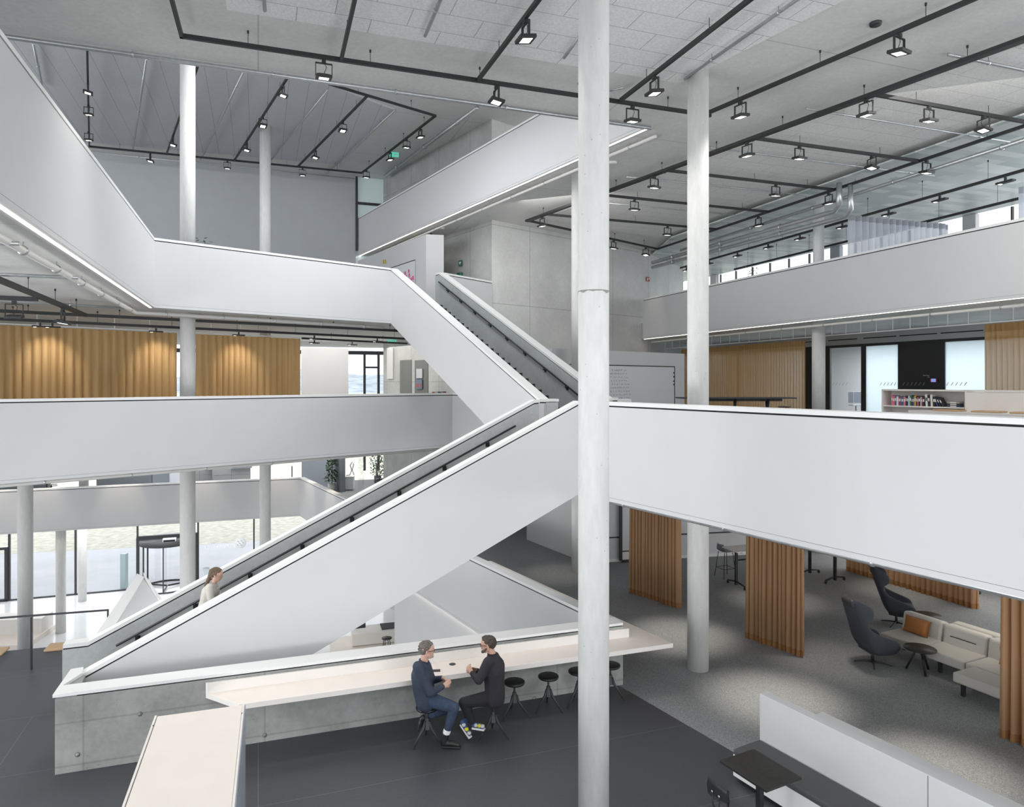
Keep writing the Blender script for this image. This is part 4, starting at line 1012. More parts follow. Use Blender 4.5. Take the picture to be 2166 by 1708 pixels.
for i in range(2): sbox('seat', (1.5+1.3*i, 1.62, .33), (1.28, .80, .18)); sbox('backrest', (1.5+1.3*i, 1.12, .52), (1.28, .24, .48), .06)
sbox('backrest', (3.3, 2.0, .52), (.3, 1.2, .46), .06)
for x_, y_ in ((.12, .15), (.12, .62), (1.2, .15), (2.05, -.5), (2.8, -.5), (3.3, .5), (1.3, 1.9), (3.0, 1.9)):
    l = MB(); l.mat(M_black); l.box((0, 0, .115), (.06, .06, .23)); l.build('leg', parent=sofa, loc=(x_, y_, 0))
l = MB(); l.mat(M_black); l.box((1.6, .15, .225), (3.1, .05, .04)); l.box((2.4, -.5, .225), (.9, .04, .04)); l.box((2.1, 1.7, .225), (2.4, .05, .04)); l.build('base_frame', parent=sofa)
def cushion(name, loc, rz, tiltx, d, m, label, cat='cushion'):
    b = MB(); b.smooth = True; b.mat(m); nx, nz_ = 12, 8; vs = []; 
    for s_ in (-1, 1):
        for i in range(nx+1):
            for j in range(nz_+1):
                u, v = 2*i/nx-1, 2*j/nz_-1; th = d[1]/2*(1-abs(u)**3)**.5*(1-abs(v)**3)**.5 if abs(u) < 1 and abs(v) < 1 else 0
                pin = 1-.07*(1-abs(v))*(abs(u)) - .0
                vs.append((u*d[0]/2*pin, s_*max(th, .003), v*d[2]/2*(1-.08*(1-abs(u))*abs(v))))
    M_ = (nx+1)*(nz_+1); fs = []
    for i in range(nx):
        for j in range(nz_):
            a = i*(nz_+1)+j; fs.append((a, a+nz_+1, a+nz_+2, a+1)); fs.append((M_+a, M_+a+1, M_+a+nz_+2, M_+a+nz_+1))
    for i in range(nx):
        for j in (0, nz_): a = i*(nz_+1)+j; fs.append((a, a+nz_+1, M_+a+nz_+1, M_+a))
    for j in range(nz_):
        for i in (0, nx): a = i*(nz_+1)+j; fs.append((a, a+1, M_+a+1, M_+a))
    b.add(vs, fs); o = b.build(name, loc=loc); o.rotation_euler = (tiltx, 0, rz); return tag(o, label, cat)
M_pil = plain('burnt orange fabric', (.46, .185, .055), .75, bump=.15, bscale=90)
pw = Vector((s0.x, s0.y, 0))+Vector((sd.x, sd.y, 0))*.40+Vector((-sd.y, sd.x, 0))*.60
cushion('throw_pillow', (pw.x, pw.y, F1+.42+.165), srz, math.radians(-18), (.55, .17, .33), M_pil, 'burnt orange rectangular pillow leaning on the first sofa back')
pw = Vector((s0.x, s0.y, 0))+Vector((sd.x, sd.y, 0))*2.32+Vector((-sd.y, sd.x, 0))*.60
cushion('throw_pillow', (pw.x, pw.y, F1+.42+.165), srz+.4, math.radians(-18), (.5, .16, .32), M_pil, 'burnt orange pillow almost hidden by the copper curtain')
def round_table(px, py, D_, h_, lab, dia):
    p = P(px, py, F1); r = empty('side_table', (p.x, p.y, F1), .3, lab, 'side table')
    t = MB(); t.mat(M_oak); t.lathe([(dia/2-.02, h_-.025), (dia/2, h_-.015), (dia/2, h_), (.01, h_)], n=40); t.build('table_top', parent=r)
    for k_ in range(3):
        a = 2*PI*k_/3+2.2; l = MB(); l.mat(M_black); l.tube([(.06*math.cos(a), .06*math.sin(a), h_-.03), (.24*math.cos(a), .24*math.sin(a), .0)], .022, 6); l.build('leg', parent=r)
round_table(1946, 1421, 0, .46, 'small round dark side table with three slanted legs before the sofa', .58)
round_table(1962, 1345, 0, .46, 'round dark side table behind the first sofa back', .58)
# flip-top tables on castors ------------------------------------------------------------
def castor_table(x, y, rz, label, L_=1.6, W_=.7, H_=1.05, hide=False):
    r = empty('folding_table', (x, y, F1), rz, label, 'table')
    t = MB(); t.mat(M_ply2 if not hide else M_cap); t.box((L_/2, 0, H_-.014), (L_, W_, .028)); t.build('table_top', parent=r, bevel=.004)
    for sx_ in (.22, L_-.22):
        l = MB(); l.mat(M_black); l.box((sx_, 0, H_/2), (.075, .055, H_-.1)); l.box((sx_, 0, H_-.05), (.06, .45, .05)); g_ = l.build('leg', parent=r)
        f = MB(); f.mat(M_black); f.tube([(sx_, -.38, .09), (sx_, 0, .15), (sx_, .38, .09)], .024, 6); f.build('foot', parent=r)
        for sy_ in (-.38, .38):
            c = MB(); c.mat(M_black); c.tube([(sx_-.015, sy_, .045), (sx_+.015, sy_, .045)], .045, 12); c.build('castor', parent=r)
    b = MB(); b.mat(M_black); b.tube([(.22, 0, H_-.32), (L_-.22, 0, H_-.32)], .022, 8); b.build('crossbar', parent=r)
ta = P(1547, 1243, F1); castor_table(ta.x-.05, ta.y-.0, .33, 'white high table on black castor legs beside a grey bar chair', 1.9)
ta = P(1715, 1222, F1); castor_table(ta.x-.0, ta.y+.5, -1.1, 'high table mostly hidden by the copper curtain, only castor leg showing', 1.3)
ta = P(2096, 1262, F1); castor_table(ta.x+.0, ta.y+.6, -.9, 'far table with black foot at the end of the wide copper curtain', 1.3, H_=.75)
bc = P(1538, 1224, F1); r = empty('bar_chair', (bc.x, bc.y+.15, F1), math.radians(20), 'grey shell bar chair on thin black legs beside the white high table', 'chair')
M_gshell = plain('grey plastic shell', (.20, .21, .23), .5)
mb = MB(); mb.mat(M_gshell); mb.smooth = True; vs = []
prof = [(-.21, .98), (-.215, .90), (-.20, .82), (-.17, .76), (-.08, .735), (.06, .74), (.18, .745), (.21, .735)]
for x_, z_ in prof:
    for i in range(9):
        t = i/8*2-1; w_ = .20 if z_ < .9 else .16; vs.append((x_+.04*t*t*(1 if z_ > .78 else 0), w_*t, z_+.035*t*t*(1 if z_ < .8 else 0)))
mb.add(vs, [(j*9+i, j*9+i+1, (j+1)*9+i+1, (j+1)*9+i) for j in range(7) for i in range(8)]); o = mb.build('shell', parent=r); smooth_mods(o, .02, 1)
for sx_, sy_ in ((-1, -1), (-1, 1), (1, -1), (1, 1)):
    l = MB(); l.mat(M_black); l.tube([(sx_*.14, sy_*.14, .735), (sx_*.22, sy_*.22, 0)], .010, 6); l.build('leg', parent=r)
l = MB(); l.mat(M_black); l.tube([(-.19, -.19, .27), (.19, -.19, .27), (.19, .19, .27), (-.19, .19, .27)], .008, 6, True); l.build('foot_ring', parent=r)
# rolling whiteboard --------------------------------------------------------------------
wbp = P(1313, 1190, F1); r = empty('rolling_whiteboard', (wbp.x, wbp.y, F1), math.radians(12), 'rolling whiteboard with black frame partly behind the first copper curtain', 'whiteboard')
mb = MB(); mb.mat(M_black); mb.box((0, 0, 1.2), (.09, .06, 2.3)); mb.box((.75, 0, .34), (1.4, .03, .03)); mb.box((.9, 0, .04), (1.7, .08, .06)); mb.build('frame', parent=r)
mb = MB(); mb.mat(M_screen); mb.box((.80, .01, 1.35), (1.5, .03, 1.98)); mb.build('board', parent=r)
mb = MB(); mb.mat(M_ply2); mb.box((.80, .03, .20), (1.5, .02, .26)); mb.build('lower_panel', parent=r)
# ================================================================== SECOND GALLERY, RIGHT
wb0, wb1 = Vector((1.22, 21.4)), Vector((6.28, 25.65)); wd_ = (wb1-wb0).normalized(); wn_ = Vector((-wd_.y, wd_.x)); wz = math.atan2(wd_.y, wd_.x); WL = (wb1-wb0).length
r = empty('whiteboard_wall', (wb0.x, wb0.y, F2), wz, 'thick white partition with a large whiteboard left of the carpet column', 'partition')
HW = 1.02-F2
mb = MB(); mb.mat(M_white); mb.box((WL/2, .3, HW/2), (WL, .6, HW)); mb.build('body', parent=r)
bx0 = .75; bx1 = (Vector(px_on(1426, wb0, wb1))-wb0).length
mb = MB(); mb.mat(M_screen); mb.box(((bx0+bx1)/2, -.008, 1.05), (bx1-bx0, .016, 1.92)); bo = mb.build('whiteboard', parent=r)
mb = MB(); mb.mat(M_black); mb.box(((bx0+bx1)/2, -.012, 2.02), (bx1-bx0, .03, .03)); mb.box((bx1, -.012, 1.05), (.03, .03, 1.95)); mb.build('board_frame', parent=r)
for i, z_ in enumerate((1.80, 1.66, 1.50, 1.38)):
    mb = MB(); mb.mat(M_black); mb.ball((bx1-.06, -.025, z_), (.03, .015, .03), 8, 6); mb.build('magnet', parent=bo)
wr = MB(); wr.mat(plain('marker ink', (.22, .24, .28), .6)); rnd = random.Random(5)
sx0 = (Vector(px_on(1290, wb0, wb1))-wb0).length
for line in range(9):
    z_ = 1.86-line*.115; x_ = sx0+rnd.uniform(0, .08); 
    while x_ < sx0+(.75 if line == 0 else rnd.uniform(.7, 1.1)):
        w_ = rnd.uniform(.04, .1); pts = [(x_+w_*q/5, -.018, z_+rnd.uniform(-.025, .025)*(1.5 if line == 0 else 1)) for q in range(6)]
        wr.tube(pts, .0045, 3); x_ += w_+rnd.uniform(.02, .07)
wr.build('handwriting', parent=bo)
for x_, nm, m in ((bx1-.75, 'webcam', M_black), (bx1-.45, 'pen_holder', M_ply2)):
    pass
# bar table
bt = Vector(px_on(1545, (5.6, 19.2), (8.0, 19.5))); r = empty('bar_table', (4.6, 19.4, F2), .02, 'long black bar table with splayed legs before the sheer ochre curtain', 'table')
LT = 3.1; HT = 1.055
mb = MB(); mb.mat(M_black); mb.box((LT/2, 0, HT-.02), (LT, .8, .035)); mb.box((LT/2, 0, HT-.07), (LT-.5, .1, .08)); mb.build('table_top', parent=r, bevel=.004)
for x_ in (.5, 1.55, 2.45):
    for s_ in (-1, 1):
        l = MB(); l.mat(M_black); l.tube([(x_+.06*s_, .22*s_, HT-.06), (x_+.2*s_, .36*s_, 0)], .042, 6); l.build('leg', parent=r)
for i, x_ in enumerate((4.6+.75, 4.6+1.25, 4.6+2.45)):
    s_ = empty('bar_stool', (x_+.2, 18.75+.0*i, F2), 0, 'dark stool under the long black bar table, %s from the left' % ORD[i], 'stool', 'stools at the black bar table')
    m_ = MB(); m_.mat(M_black); m_.lathe([(.16, .80), (.17, .82), (.01, .83)], n=20); m_.build('seat', parent=s_)
    for k_ in range(4):
        a = PI/4+k_*PI/2; m_ = MB(); m_.mat(M_black); m_.tube([(.1*math.cos(a), .1*math.sin(a), .80), (.2*math.cos(a), .2*math.sin(a), 0)], .012, 6); m_.build('leg', parent=s_)
wt = Vector(px_on(1335, (0, 18.0), (8, 18.0))); r = empty('serving_counter', (wt.x-.95, 18.0, F2), 0, 'white high counter peeping over the parapet right of the big column', 'counter')
mb = MB(); mb.mat(M_cap); mb.box((.475, .3, .99), (.95, .7, .08)); mb.build('worktop', parent=r)
mb = MB(); mb.mat(M_groove); mb.box((.45, .3, .935), (.86, .6, .03)); mb.mat(M_white); mb.box((.45, .32, .46), (.84, .5, .92)); mb.build('body', parent=r)
# bookshelf ------------------------------------------------------------------------------
sh0 = P(1866, 824, -.21); sh0 = Vector(px_on(1866, (9.9, 20.0), (13.0, 14.75))); sh1 = Vector(px_on(2166, (9.9, 20.0), (13.0, 14.75))); shd = (sh1-sh0).normalized(); shz = math.atan2(shd.y, shd.x)
def shs(px): return (Vector(px_on(px, sh0, sh1))-sh0).dot(shd)
HS = -.205-F2
shelf = empty('low_bookshelf', (sh0.x, sh0.y, F2), shz, 'low pale birch shelf wall with one row of books and a bench', 'bookshelf')
x1_, x2_, x3_, xe = shs(2042), shs(1949), shs(2067), shs(2260)
def sb(name, c, d, m=M_ply2): b = MB(); b.mat(m); b.box(c, d); return b.build(name, parent=shelf)
sb('top', (xe/2, .18, HS-.02), (xe, .42, .04)); sb('side_panel', (.02, .18, HS/2), (.04, .42, HS)); sb('side_panel', (x1_+.02, .18, HS/2), (.04, .42, HS))
sb('back_panel', (x1_/2, .375, HS/2), (x1_, .03, HS)); ZB = HS-.455
sb('shelf_board', (x1_/2, .18, ZB), (x1_-.04, .40, .035)); sb('bottom', (x1_/2, .18, .03), (x1_, .40, .05))
sb('front_panel', ((x1_+xe)/2, .0, HS/2-.02), (xe-x1_, .03, HS-.05))
HBn = -.735-F2
sb('bench_seat', ((x2_+xe)/2, -.30, HBn-.02), (xe-x2_, .62, .04)); sb('bench_front', ((x2_+xe)/2, -.59, HBn/2), (xe-x2_, .03, HBn-.04)); sb('bench_end', (x2_+.015, -.30, HBn/2), (.03, .58, HBn-.04))
bc_ = [(.75, .74, .72), (.03, .03, .035), (.80, .79, .76), (.35, .06, .12), (.03, .06, .14), (.75, .55, .12), (.55, .08, .06), (.05, .12, .30), (.85, .83, .78), (.02, .02, .02), (.60, .30, .08), (.35, .33, .30), (.08, .20, .12), (.75, .20, .25)]
BM = [plain('book cover %d' % i, c, .5) for i, c in enumerate(bc_)]
bnames = ['white', 'black', 'cream', 'burgundy', 'navy', 'yellow', 'red', 'blue', 'ivory', 'jet black', 'orange', 'grey', 'green', 'pink']
xb = .25; rnd = random.Random(11)
Xa = Vector((shd.x, shd.y, 0)); Ya = Vector((-shd.y, shd.x, 0)); base = Vector((sh0.x, sh0.y, F2))
def book(x_, th, hh, dd, ci, lean=0.0, lab=None, flat=None):
    b = MB(); b.mat(BM[ci]); b.box((0, 0, hh/2), (th, dd, hh)); z0_ = ZB+.018
    if flat is not None: b = MB(); b.mat(BM[ci]); b.box((0, 0, th/2), (hh, dd, th)); z0_ = ZB+.018+flat
    pos = base+Xa*x_+Ya*(.02+dd/2)+Vector((0, 0, z0_))
    o = b.build('book', loc=pos); o.rotation_euler = (0, lean, shz)
    pg = MB(); pg.mat(BM[8] if ci != 8 else BM[9])
    if flat is None: pg.box((0, -dd/2-.001, hh*.6), (th*.6, .002, hh*.28))
    else: pg.box((0, -dd/2-.001, th/2), (hh*.5, .002, th*.5))
    pg.build('spine_label', parent=o)
    return tag(o, lab, 'book', 'books on the birch shelf')
bl = []; seen = set()
while xb < x1_-1.05:
    th = rnd.choice((.022, .028, .034, .04, .05)); ci = rnd.randrange(14)
    while len(bl) > 1 and (ci in (bl[-1][2], bl[-2][2]) or (bl[-2][2], bl[-1][2], ci) in seen): ci = (ci+1) % 14
    if len(bl) > 1: seen.add((bl[-2][2], bl[-1][2], ci))
    bl.append((xb+th/2, th, ci)); xb += th+.004
for i_, (x_, th, ci) in enumerate(bl):
    pv = bnames[bl[i_-1][2]] if i_ else 'shelf side'; nx_ = bnames[bl[i_+1][2]] if i_+1 < len(bl) else 'tall ivory'
    book(x_, th, rnd.uniform(.235, .29), .19, ci, 0, '%s book upright between %s and %s neighbours, %s part of the row' % (bnames[ci], pv, nx_, 'left' if i_ < len(bl)/3 else 'middle' if i_ < 2*len(bl)/3 else 'right'))
xb += .05
for j, (ci, hh) in enumerate(((8, .31), (9, .29), (0, .31), (9, .26))):
    book(xb, .05, hh, .2, ci, -.06, '%s tall book slightly leaning near the end of the row, %s of four' % (bnames[ci], ORD[j])); xb += .065
for j in range(3): book(xb+.02+.07*j, .04, .27-.01*j, .19, (4, 9, 1)[j], -.35-.06*j, 'dark book leaning over at the end of the row, %s of three' % ORD[j])
for j in range(3): book(x1_-.30, .045, .30, .2, (4, 1, 11)[j], 0, 'dark book lying flat in the pile, %s from the bottom' % ORD[j], flat=j*.0455)
for i, (p0) in enumerate((2012, 2095, 2172)):
    c_ = base+Xa*(shs(p0)+.1)+Ya*(-.28)+Vector((0, 0, HBn)); pad(c_, shz, (.62 if i < 2 else .5, .42), ['tan seat pad on the birch bench under the books', 'tan seat pad on the birch bench, middle one', 'tan seat pad on the birch bench cut by the right edge'][i], M_tan, 'tan pads on the birch bench', .04)
# slanted marks and sign on the dark door panel
mk = plain('grey sign ink', (.35, .37, .38), .6); mw = plain('white sign ink', (.8, .8, .8), .6)
def on_glass(px, z, off=-.04): a = gwp(px); n = Vector((-gwd.y, gwd.x)); a = a+n*off; return Vector((a.x, a.y, z))
R_ = math.atan2(gwd.y, gwd.x)
for k_, (p0, n_, st_, ds) in enumerate(((1764, 5, 7, 'pane beside the right column'), (1865, 5, 7.5, 'pane left of the dark door'), (1913, 6, 8.5, 'dark door panel'), (2006, 5, 9.5, 'pane right of the dark door'))):
    for j in range(n_):
        pz = on_glass(p0+j*st_, 0); pz.z = (HY-812.5)*pz.y/FOC
        b = MB(); b.mat(mk); b.box((0, 0, 0), (.018, .006, .14), 0, Matrix.Rotation(math.radians(35), 3, 'Y')); o = b.build('manifestation_mark', loc=pz, rz=R_); tag(o, 'slanted grey mark, %s from the left, on the %s' % (ORD[j], ds), 'mark', 'slanted marks on the glass')
def text(name, body, size, loc, rot, m, label, cat, extr=.002, align='LEFT', mirror=False):
    cu = bpy.data.curves.new(name, 'FONT'); cu.body = body; cu.size = size; cu.extrude = extr; cu.align_x = align
    o = bpy.data.objects.new(name, cu); COL.objects.link(o); o.location = loc; o.rotation_euler = rot; cu.materials.append(m)
    bpy.context.view_layer.update()
    me = bpy.data.meshes.new_from_object(o); m2 = bpy.data.objects.new(name, me); COL.objects.link(m2); m2.location = loc; m2.rotation_euler = rot
    if mirror: m2.scale = (-1, 1, 1)
    bpy.data.objects.remove(o)
    return tag(m2, label, cat)
tp = on_glass(1968, 0, -.05); tp.z = (HY-795.5)*tp.y/FOC
text('door_sign', 'Silent Room', .05, tp, (PI/2, 0, R_), mw, 'small white lettering Silent Room on the dark door panel', 'sign', align='RIGHT')
tp = on_glass(1968, 0, -.05); tp.z = (HY-799)*tp.y/FOC
text('door_sign', '1.34', .05, tp, (PI/2, 0, R_), mw, 'white room number under the lettering on the dark door panel', 'sign', align='RIGHT')
tp = on_glass(1977, 0, -.06); tp.z = (HY-805)*tp.y/FOC
rp = empty('room_panel', tp, R_, 'small blue touch panel with red ends on the dark door panel', 'screen')
b = MB(); b.mat(emit('blue screen', (.25, .32, .75), .9)); b.box((0, 0, 0), (.17, .02, .12)); b.build('screen', parent=rp)
b = MB(); b.mat(plain('red plastic', (.65, .05, .04), .4)); b.box((-.11, 0, 0), (.03, .02, .10)); b.box((.11, 0, 0), (.03, .02, .10)); b.build('status_light', parent=rp)
b = MB(); b.mat(M_black); b.box((.02, .012, 0), (.30, .02, .16)); b.build('housing', parent=rp)
# meeting room contents seen through the glass
cx_, cy_ = 14.8, 30.5
for i, (px_) in enumerate((1776, 1788, 1803)):
    q_ = Vector(px_on(px_, (12, 29), (18, 33))); r = empty('office_chair', (q_.x+.9, q_.y+.4, F2), .5*i, 'grey mesh office chair inside the meeting room, %s from the left' % ORD[i], 'chair', 'office chairs in the meeting room')
    b = MB(); b.mat(M_greyp); b.box((0, 0, .46), (.46, .46, .05)); b.build('seat', parent=r, bevel=.02); b = MB(); b.mat(M_greyp); b.box((-.22, 0, .80), (.04, .44, .5)); b.build('backrest', parent=r, bevel=.02)
    b = MB(); b.mat(M_black); b.lathe([(.02, .05), (.02, .45)], n=8)
    for k_ in range(5): a = k_*2*PI/5; b.tube([(0, 0, .08), (.28*math.cos(a), .28*math.sin(a), .04)], .015, 5)
    b.build('base', parent=r)
# ================================================================== THIRD GALLERY
bx = Vector(PD(901, 500, 27.3)); e0, e1 = Vector((-3.33, 27.3)), Vector((-2.66, 27.45)); kd_ = Vector((-.55, .835))
o = MB(); o.mat(M_white); o.prism([V2(e0), V2(e1), V2(e1+kd_*7.2), V2(e0+kd_*7.2)], F3, 5.72, M_white, M_white, M_white)
nb = empty('whiteboard_wall', (e0.x, e0.y, F3), 0, 'white partition block with pink notes at the head of the upper stair', 'partition')
m_ = MB(); m_.mat(M_white); a = Vector((0, 0)); b_ = e1-e0; m_.prism([(0, 0), V2(b_), V2(b_+kd_*7.2), V2(kd_*7.2)], 0, 5.72-F3, M_white, M_white, M_white); m_.build('body', parent=nb)
kz = math.atan2(-kd_.y, -kd_.x)
wn2 = Vector((-kd_.y, kd_.x))   # left side normal (towards the void)
def on_block(px, py, off=.03):
    q_ = Vector(px_on(px, e0, e0+kd_*5)); return Vector((q_.x+wn2.x*off*-1 if False else q_.x-.84*off, q_.y-.55*off, (HY-py)*q_.y/FOC))
s1_ = on_block(879, 533); s2_ = on_block(806, 562)
m_ = MB(); m_.mat(M_screen); c_ = (s1_+s2_)/2; m_.box((0, 0, 0), ((s1_-s2_).length, .02, 1.9)); o = m_.build('whiteboard', parent=nb, loc=(c_.x-e0.x, c_.y-e0.y, 4.9-.95-F3-.05), rz=kz)
m_ = MB(); m_.mat(M_black); m_.box((0, 0, .95), ((s1_-s2_).length, .03, .03)); m_.build('board_frame', parent=o)
M_pink = plain('pink notes', (.80, .12, .35), .7); M_yel = plain('yellow notes', (.72, .62, .08), .7)
for i, (x_, y_, w_, h_) in enumerate(((859, 579, 4, 8), (862, 586, 4, 6), (867, 574, 3.5, 7), (868, 583, 3.5, 8), (872, 592, 4, 8), (876, 588, 4, 8), (867, 592, 4, 6), (875, 598, 4, 5))):
    p = on_block(x_, y_, .05); k_ = p.y/FOC; m_ = MB(); m_.mat(M_pink); m_.box((0, 0, 0), (w_*k_*1.7, .01, h_*k_)); o = m_.build('sticky_note', loc=p, rz=kz); tag(o, 'pink sticky notes on the upper whiteboard, patch %s in height' % ['highest left', 'second left', 'highest middle', 'middle', 'lower right', 'right', 'lower middle', 'lowest'][i], 'note', 'pink notes on the upper whiteboard')
for i, x_ in enumerate((812, 816)):
    p = on_block(x_, 554, .04); m_ = MB(); m_.mat(M_yel); m_.box((0, 0, 0), (.10, .01, .17)); o = m_.build('sticky_note', loc=p, rz=kz); tag(o, 'yellow paper sheet above the upper whiteboard, %s one' % ('left', 'right')[i], 'note', 'yellow sheets above the upper whiteboard')
# defibrillator sign and cabinet on the core
M_green = plain('safety green', (.03, .16, .12), .4)
c0_, c1_ = Vector(core[4]), Vector(core[0]); cd_ = (c1_-c0_).normalized(); cz = math.atan2(cd_.y, cd_.x)
def on_core(px, py, off=.05, a=c0_, b=c1_):
    q_ = Vector(px_on(px, a, b)); d_ = (b-a).normalized(); return Vector((q_.x+d_.y*off, q_.y-d_.x*off, (HY-py)*q_.y/FOC))
p = on_core(976, 557); s_ = empty('defibrillator_sign', p, cz, 'green square sign with white heart on the concrete core', 'sign')
m_ = MB(); m_.mat(M_green); m_.box((0, 0, 0), (.26, .03, .22)); m_.build('plate', parent=s_)
m_ = MB(); m_.mat(M_cap); m_.box((-.035, -.02, .015), (.06, .01, .06), 0, Matrix.Rotation(PI/4, 3, 'Y')); m_.box((.035, -.02, .015), (.06, .01, .06), 0, Matrix.Rotation(PI/4, 3, 'Y')); m_.box((0, -.02, -.02), (.07, .01, .07), 0, Matrix.Rotation(PI/4, 3, 'Y')); m_.build('heart', parent=s_)
p = on_core(976, 584, .08); m_ = MB(); m_.mat(M_green); m_.box((0, 0, 0), (.28, .14, .26)); o = m_.build('defibrillator_cabinet', loc=p, rz=cz, bevel=.03); tag(o, 'dark green rounded defibrillator cabinet below the heart sign', 'cabinet')
p = on_core(1369, 591, .04, Vector(core[0]), Vector(core[1])); s_ = empty('fire_sign', p, math.atan2(.655, .756), 'small red fire safety sign at the right end of the core', 'sign')
m_ = MB(); m_.mat(plain('signal red', (.45, .05, .03), .5)); m_.box((0, 0, 0), (.22, .02, .20)); m_.build('plate', parent=s_)
m_ = MB(); m_.mat(M_cap); m_.box((-.05, -.012, -.01), (.05, .006, .13)); m_.box((.06, -.012, .02), (.05, .006, .07)); m_.build('symbol', parent=s_)
def exit_sign(p, rz, label):
    s_ = empty('exit_sign', p, rz, label, 'sign')
    m_ = MB(); m_.mat(emit('exit green', (.10, .55, .40), .9)); m_.box((0, 0, 0), (.42, .03, .2)); m_.build('panel', parent=s_)
    m_ = MB(); m_.mat(M_cap)
    m_.box((-.11, -.02, .045), (.03, .01, .03)); m_.box((-.10, -.02, -.01), (.04, .01, .08), 0, Matrix.Rotation(.4, 3, 'Y')); m_.box((.06, -.02, 0), (.12, .01, .03)); m_.box((.13, -.02, .0), (.05, .01, .05), 0, Matrix.Rotation(PI/4, 3, 'Y')); m_.build('symbol', parent=s_)
exit_sign(PD(833, 327, 30), .3, 'green exit sign hanging under the roof near the top window')
exit_sign(PD(829, 722, 33), .3, 'green exit sign hanging on the second storey near the core')
def puck(px, py, z, label, m, r_=.09):
    p = P(px, py, z); b = MB(); b.mat(m); b.lathe([(r_*.9, -.05), (r_, -.02), (r_, 0), (.01, 0)], n=20); o = b.build('ceiling_detector', loc=(p.x, p.y, z)); tag(o, label, 'detector')
puck(1852, 48, C3, 'dark flat box on the bare concrete ceiling strip at upper right', M_frame, .10)
puck(936, 482, C3, 'white round detector under the top gallery above the stair head', M_cap)
puck(912, 494, C3, 'dark camera dome above the white partition block', M_black, .06)
puck(843, 519, C3, 'small black dome under the top gallery over the yellow sheets', M_black, .06)
puck(1296, 343, C3, 'white round detector beside the big column at ceiling height', M_cap, .12)
# ================================================================== SECOND STOREY, LEFT BACK
pl0 = Vector(px_on(638, (-9.5, 33.0), (-5, 36))); pl1 = Vector(px_on(737, (-9.5, 33.0), (-5, 36)))
m_ = MB(); m_.prism([V2(pl0), V2(pl1), V2(pl1+Vector((-.1, .25))), V2(pl0+Vector((-.1, .25)))], F2, 1.62, M_white, M_white, M_white); o = m_.build('white_partition'); tag(o, 'plain white partition wall right of the ochre curtains', 'partition')
cp = on_core(827, 769, .04); m_ = MB(); m_.mat(M_white); m_.box((0, 0, 0), (.62, .05, 1.5)); o = m_.build('service_hatch', loc=cp, rz=cz); tag(o, 'tall white service hatch on the concrete core behind the left gallery', 'hatch')
for i, (pa_, pb_) in enumerate(((847, 871), (878, 906))):
    q0_, q1_ = on_core(pa_, 808, .01), on_core(pb_, 808, .01); c_ = (q0_+q1_)/2; zt_c = (HY-762)*c_.y/FOC
    m_ = MB(); m_.mat(plain('recess concrete', (.17, .175, .17), .8)); m_.box((0, 0, 0), ((q1_-q0_).length, .03, zt_c-F2)); o = m_.build('door_%d' % (i+1), loc=(c_.x, c_.y, (zt_c+F2)/2), rz=cz); tag(o, kind='structure')
pa_ = on_core(890, 800, .06); m_ = MB(); m_.mat(M_alu); m_.box((0, 0, .2), (.55, .04, .42)); fp = m_.build('fire_alarm_station', loc=pa_, rz=cz); tag(fp, 'grey fire alarm panel in the concrete recess', 'panel')
m_ = MB(); m_.mat(plain('panel blue', (.12, .16, .24), .5)); m_.box((0, -.01, -.28), (.55, .04, .42)); m_.mat(plain('panel red', (.5, .05, .04), .5)); m_.box((-.14, -.035, -.33), (.13, .01, .16)); m_.box((.1, -.035, -.33), (.13, .01, .16)); m_.build('key_box', parent=fp)
# clutter on the ledge near the core
rnd = random.Random(3)
for i in range(6):
    p = PD(917+i*6, 829, 27.5); m_ = MB(); m_.mat(BM[(6, 0, 4, 11, 3, 8)[i]]); m_.box((0, 0, .06), (.10, .1, .12+rnd.uniform(-.03, .05))); o = m_.build('toy_block', loc=(p.x, p.y, p.z-.12)); tag(o, 'small %s game box in the heap beside the core, %s from the left' % (bnames[(6, 0, 4, 11, 3, 8)[i]], ORD[i]), 'box', 'small boxes beside the core')
cl = PD(925, 820, 27.6); m_ = MB(); m_.mat(M_white); m_.box((0, 0, 0), (1.1, .5, (cl.z-.2)-F2-.02)); o = m_.build('sideboard', loc=(cl.x, cl.y, ((cl.z-.2)+F2)/2-.02)); tag(o, 'white sideboard against the core carrying small boxes', 'sideboard')
# ================================================================== OFFICES ABOVE THE ENTRANCE (first gallery)
def foliage(mb, c, r, n, seed, size=.09, m=None):
    rnd = random.Random(seed)
    if m: mb.mat(m)
    for _ in range(n):
        a = rnd.uniform(0, 2*PI); t = rnd.random()**.5; z = rnd.uniform(-1, 1)
        q = Vector((c[0]+r[0]*t*math.cos(a), c[1]+r[0]*t*math.sin(a), c[2]+r[1]*z)); d = Vector((rnd.uniform(-1, 1), rnd.uniform(-1, 1), rnd.uniform(-.6, .8))).normalized(); s_ = d.cross(Vector((0, 0, 1)))
        s_ = (s_ if s_.length > .1 else Vector((1, 0, 0))).normalized()*size*.38; l_ = d*size*rnd.uniform(.8, 1.5)
        mb.add([q, q+l_*.5+s_, q+l_, q+l_*.5-s_], [(0, 1, 2, 3)])
M_leaf = plain('dark leaves', (.05, .10, .045), .6, noise=.4, nscale=9)
M_leaf2 = plain('mid green leaves', (.09, .17, .07), .6, noise=.4, nscale=9)
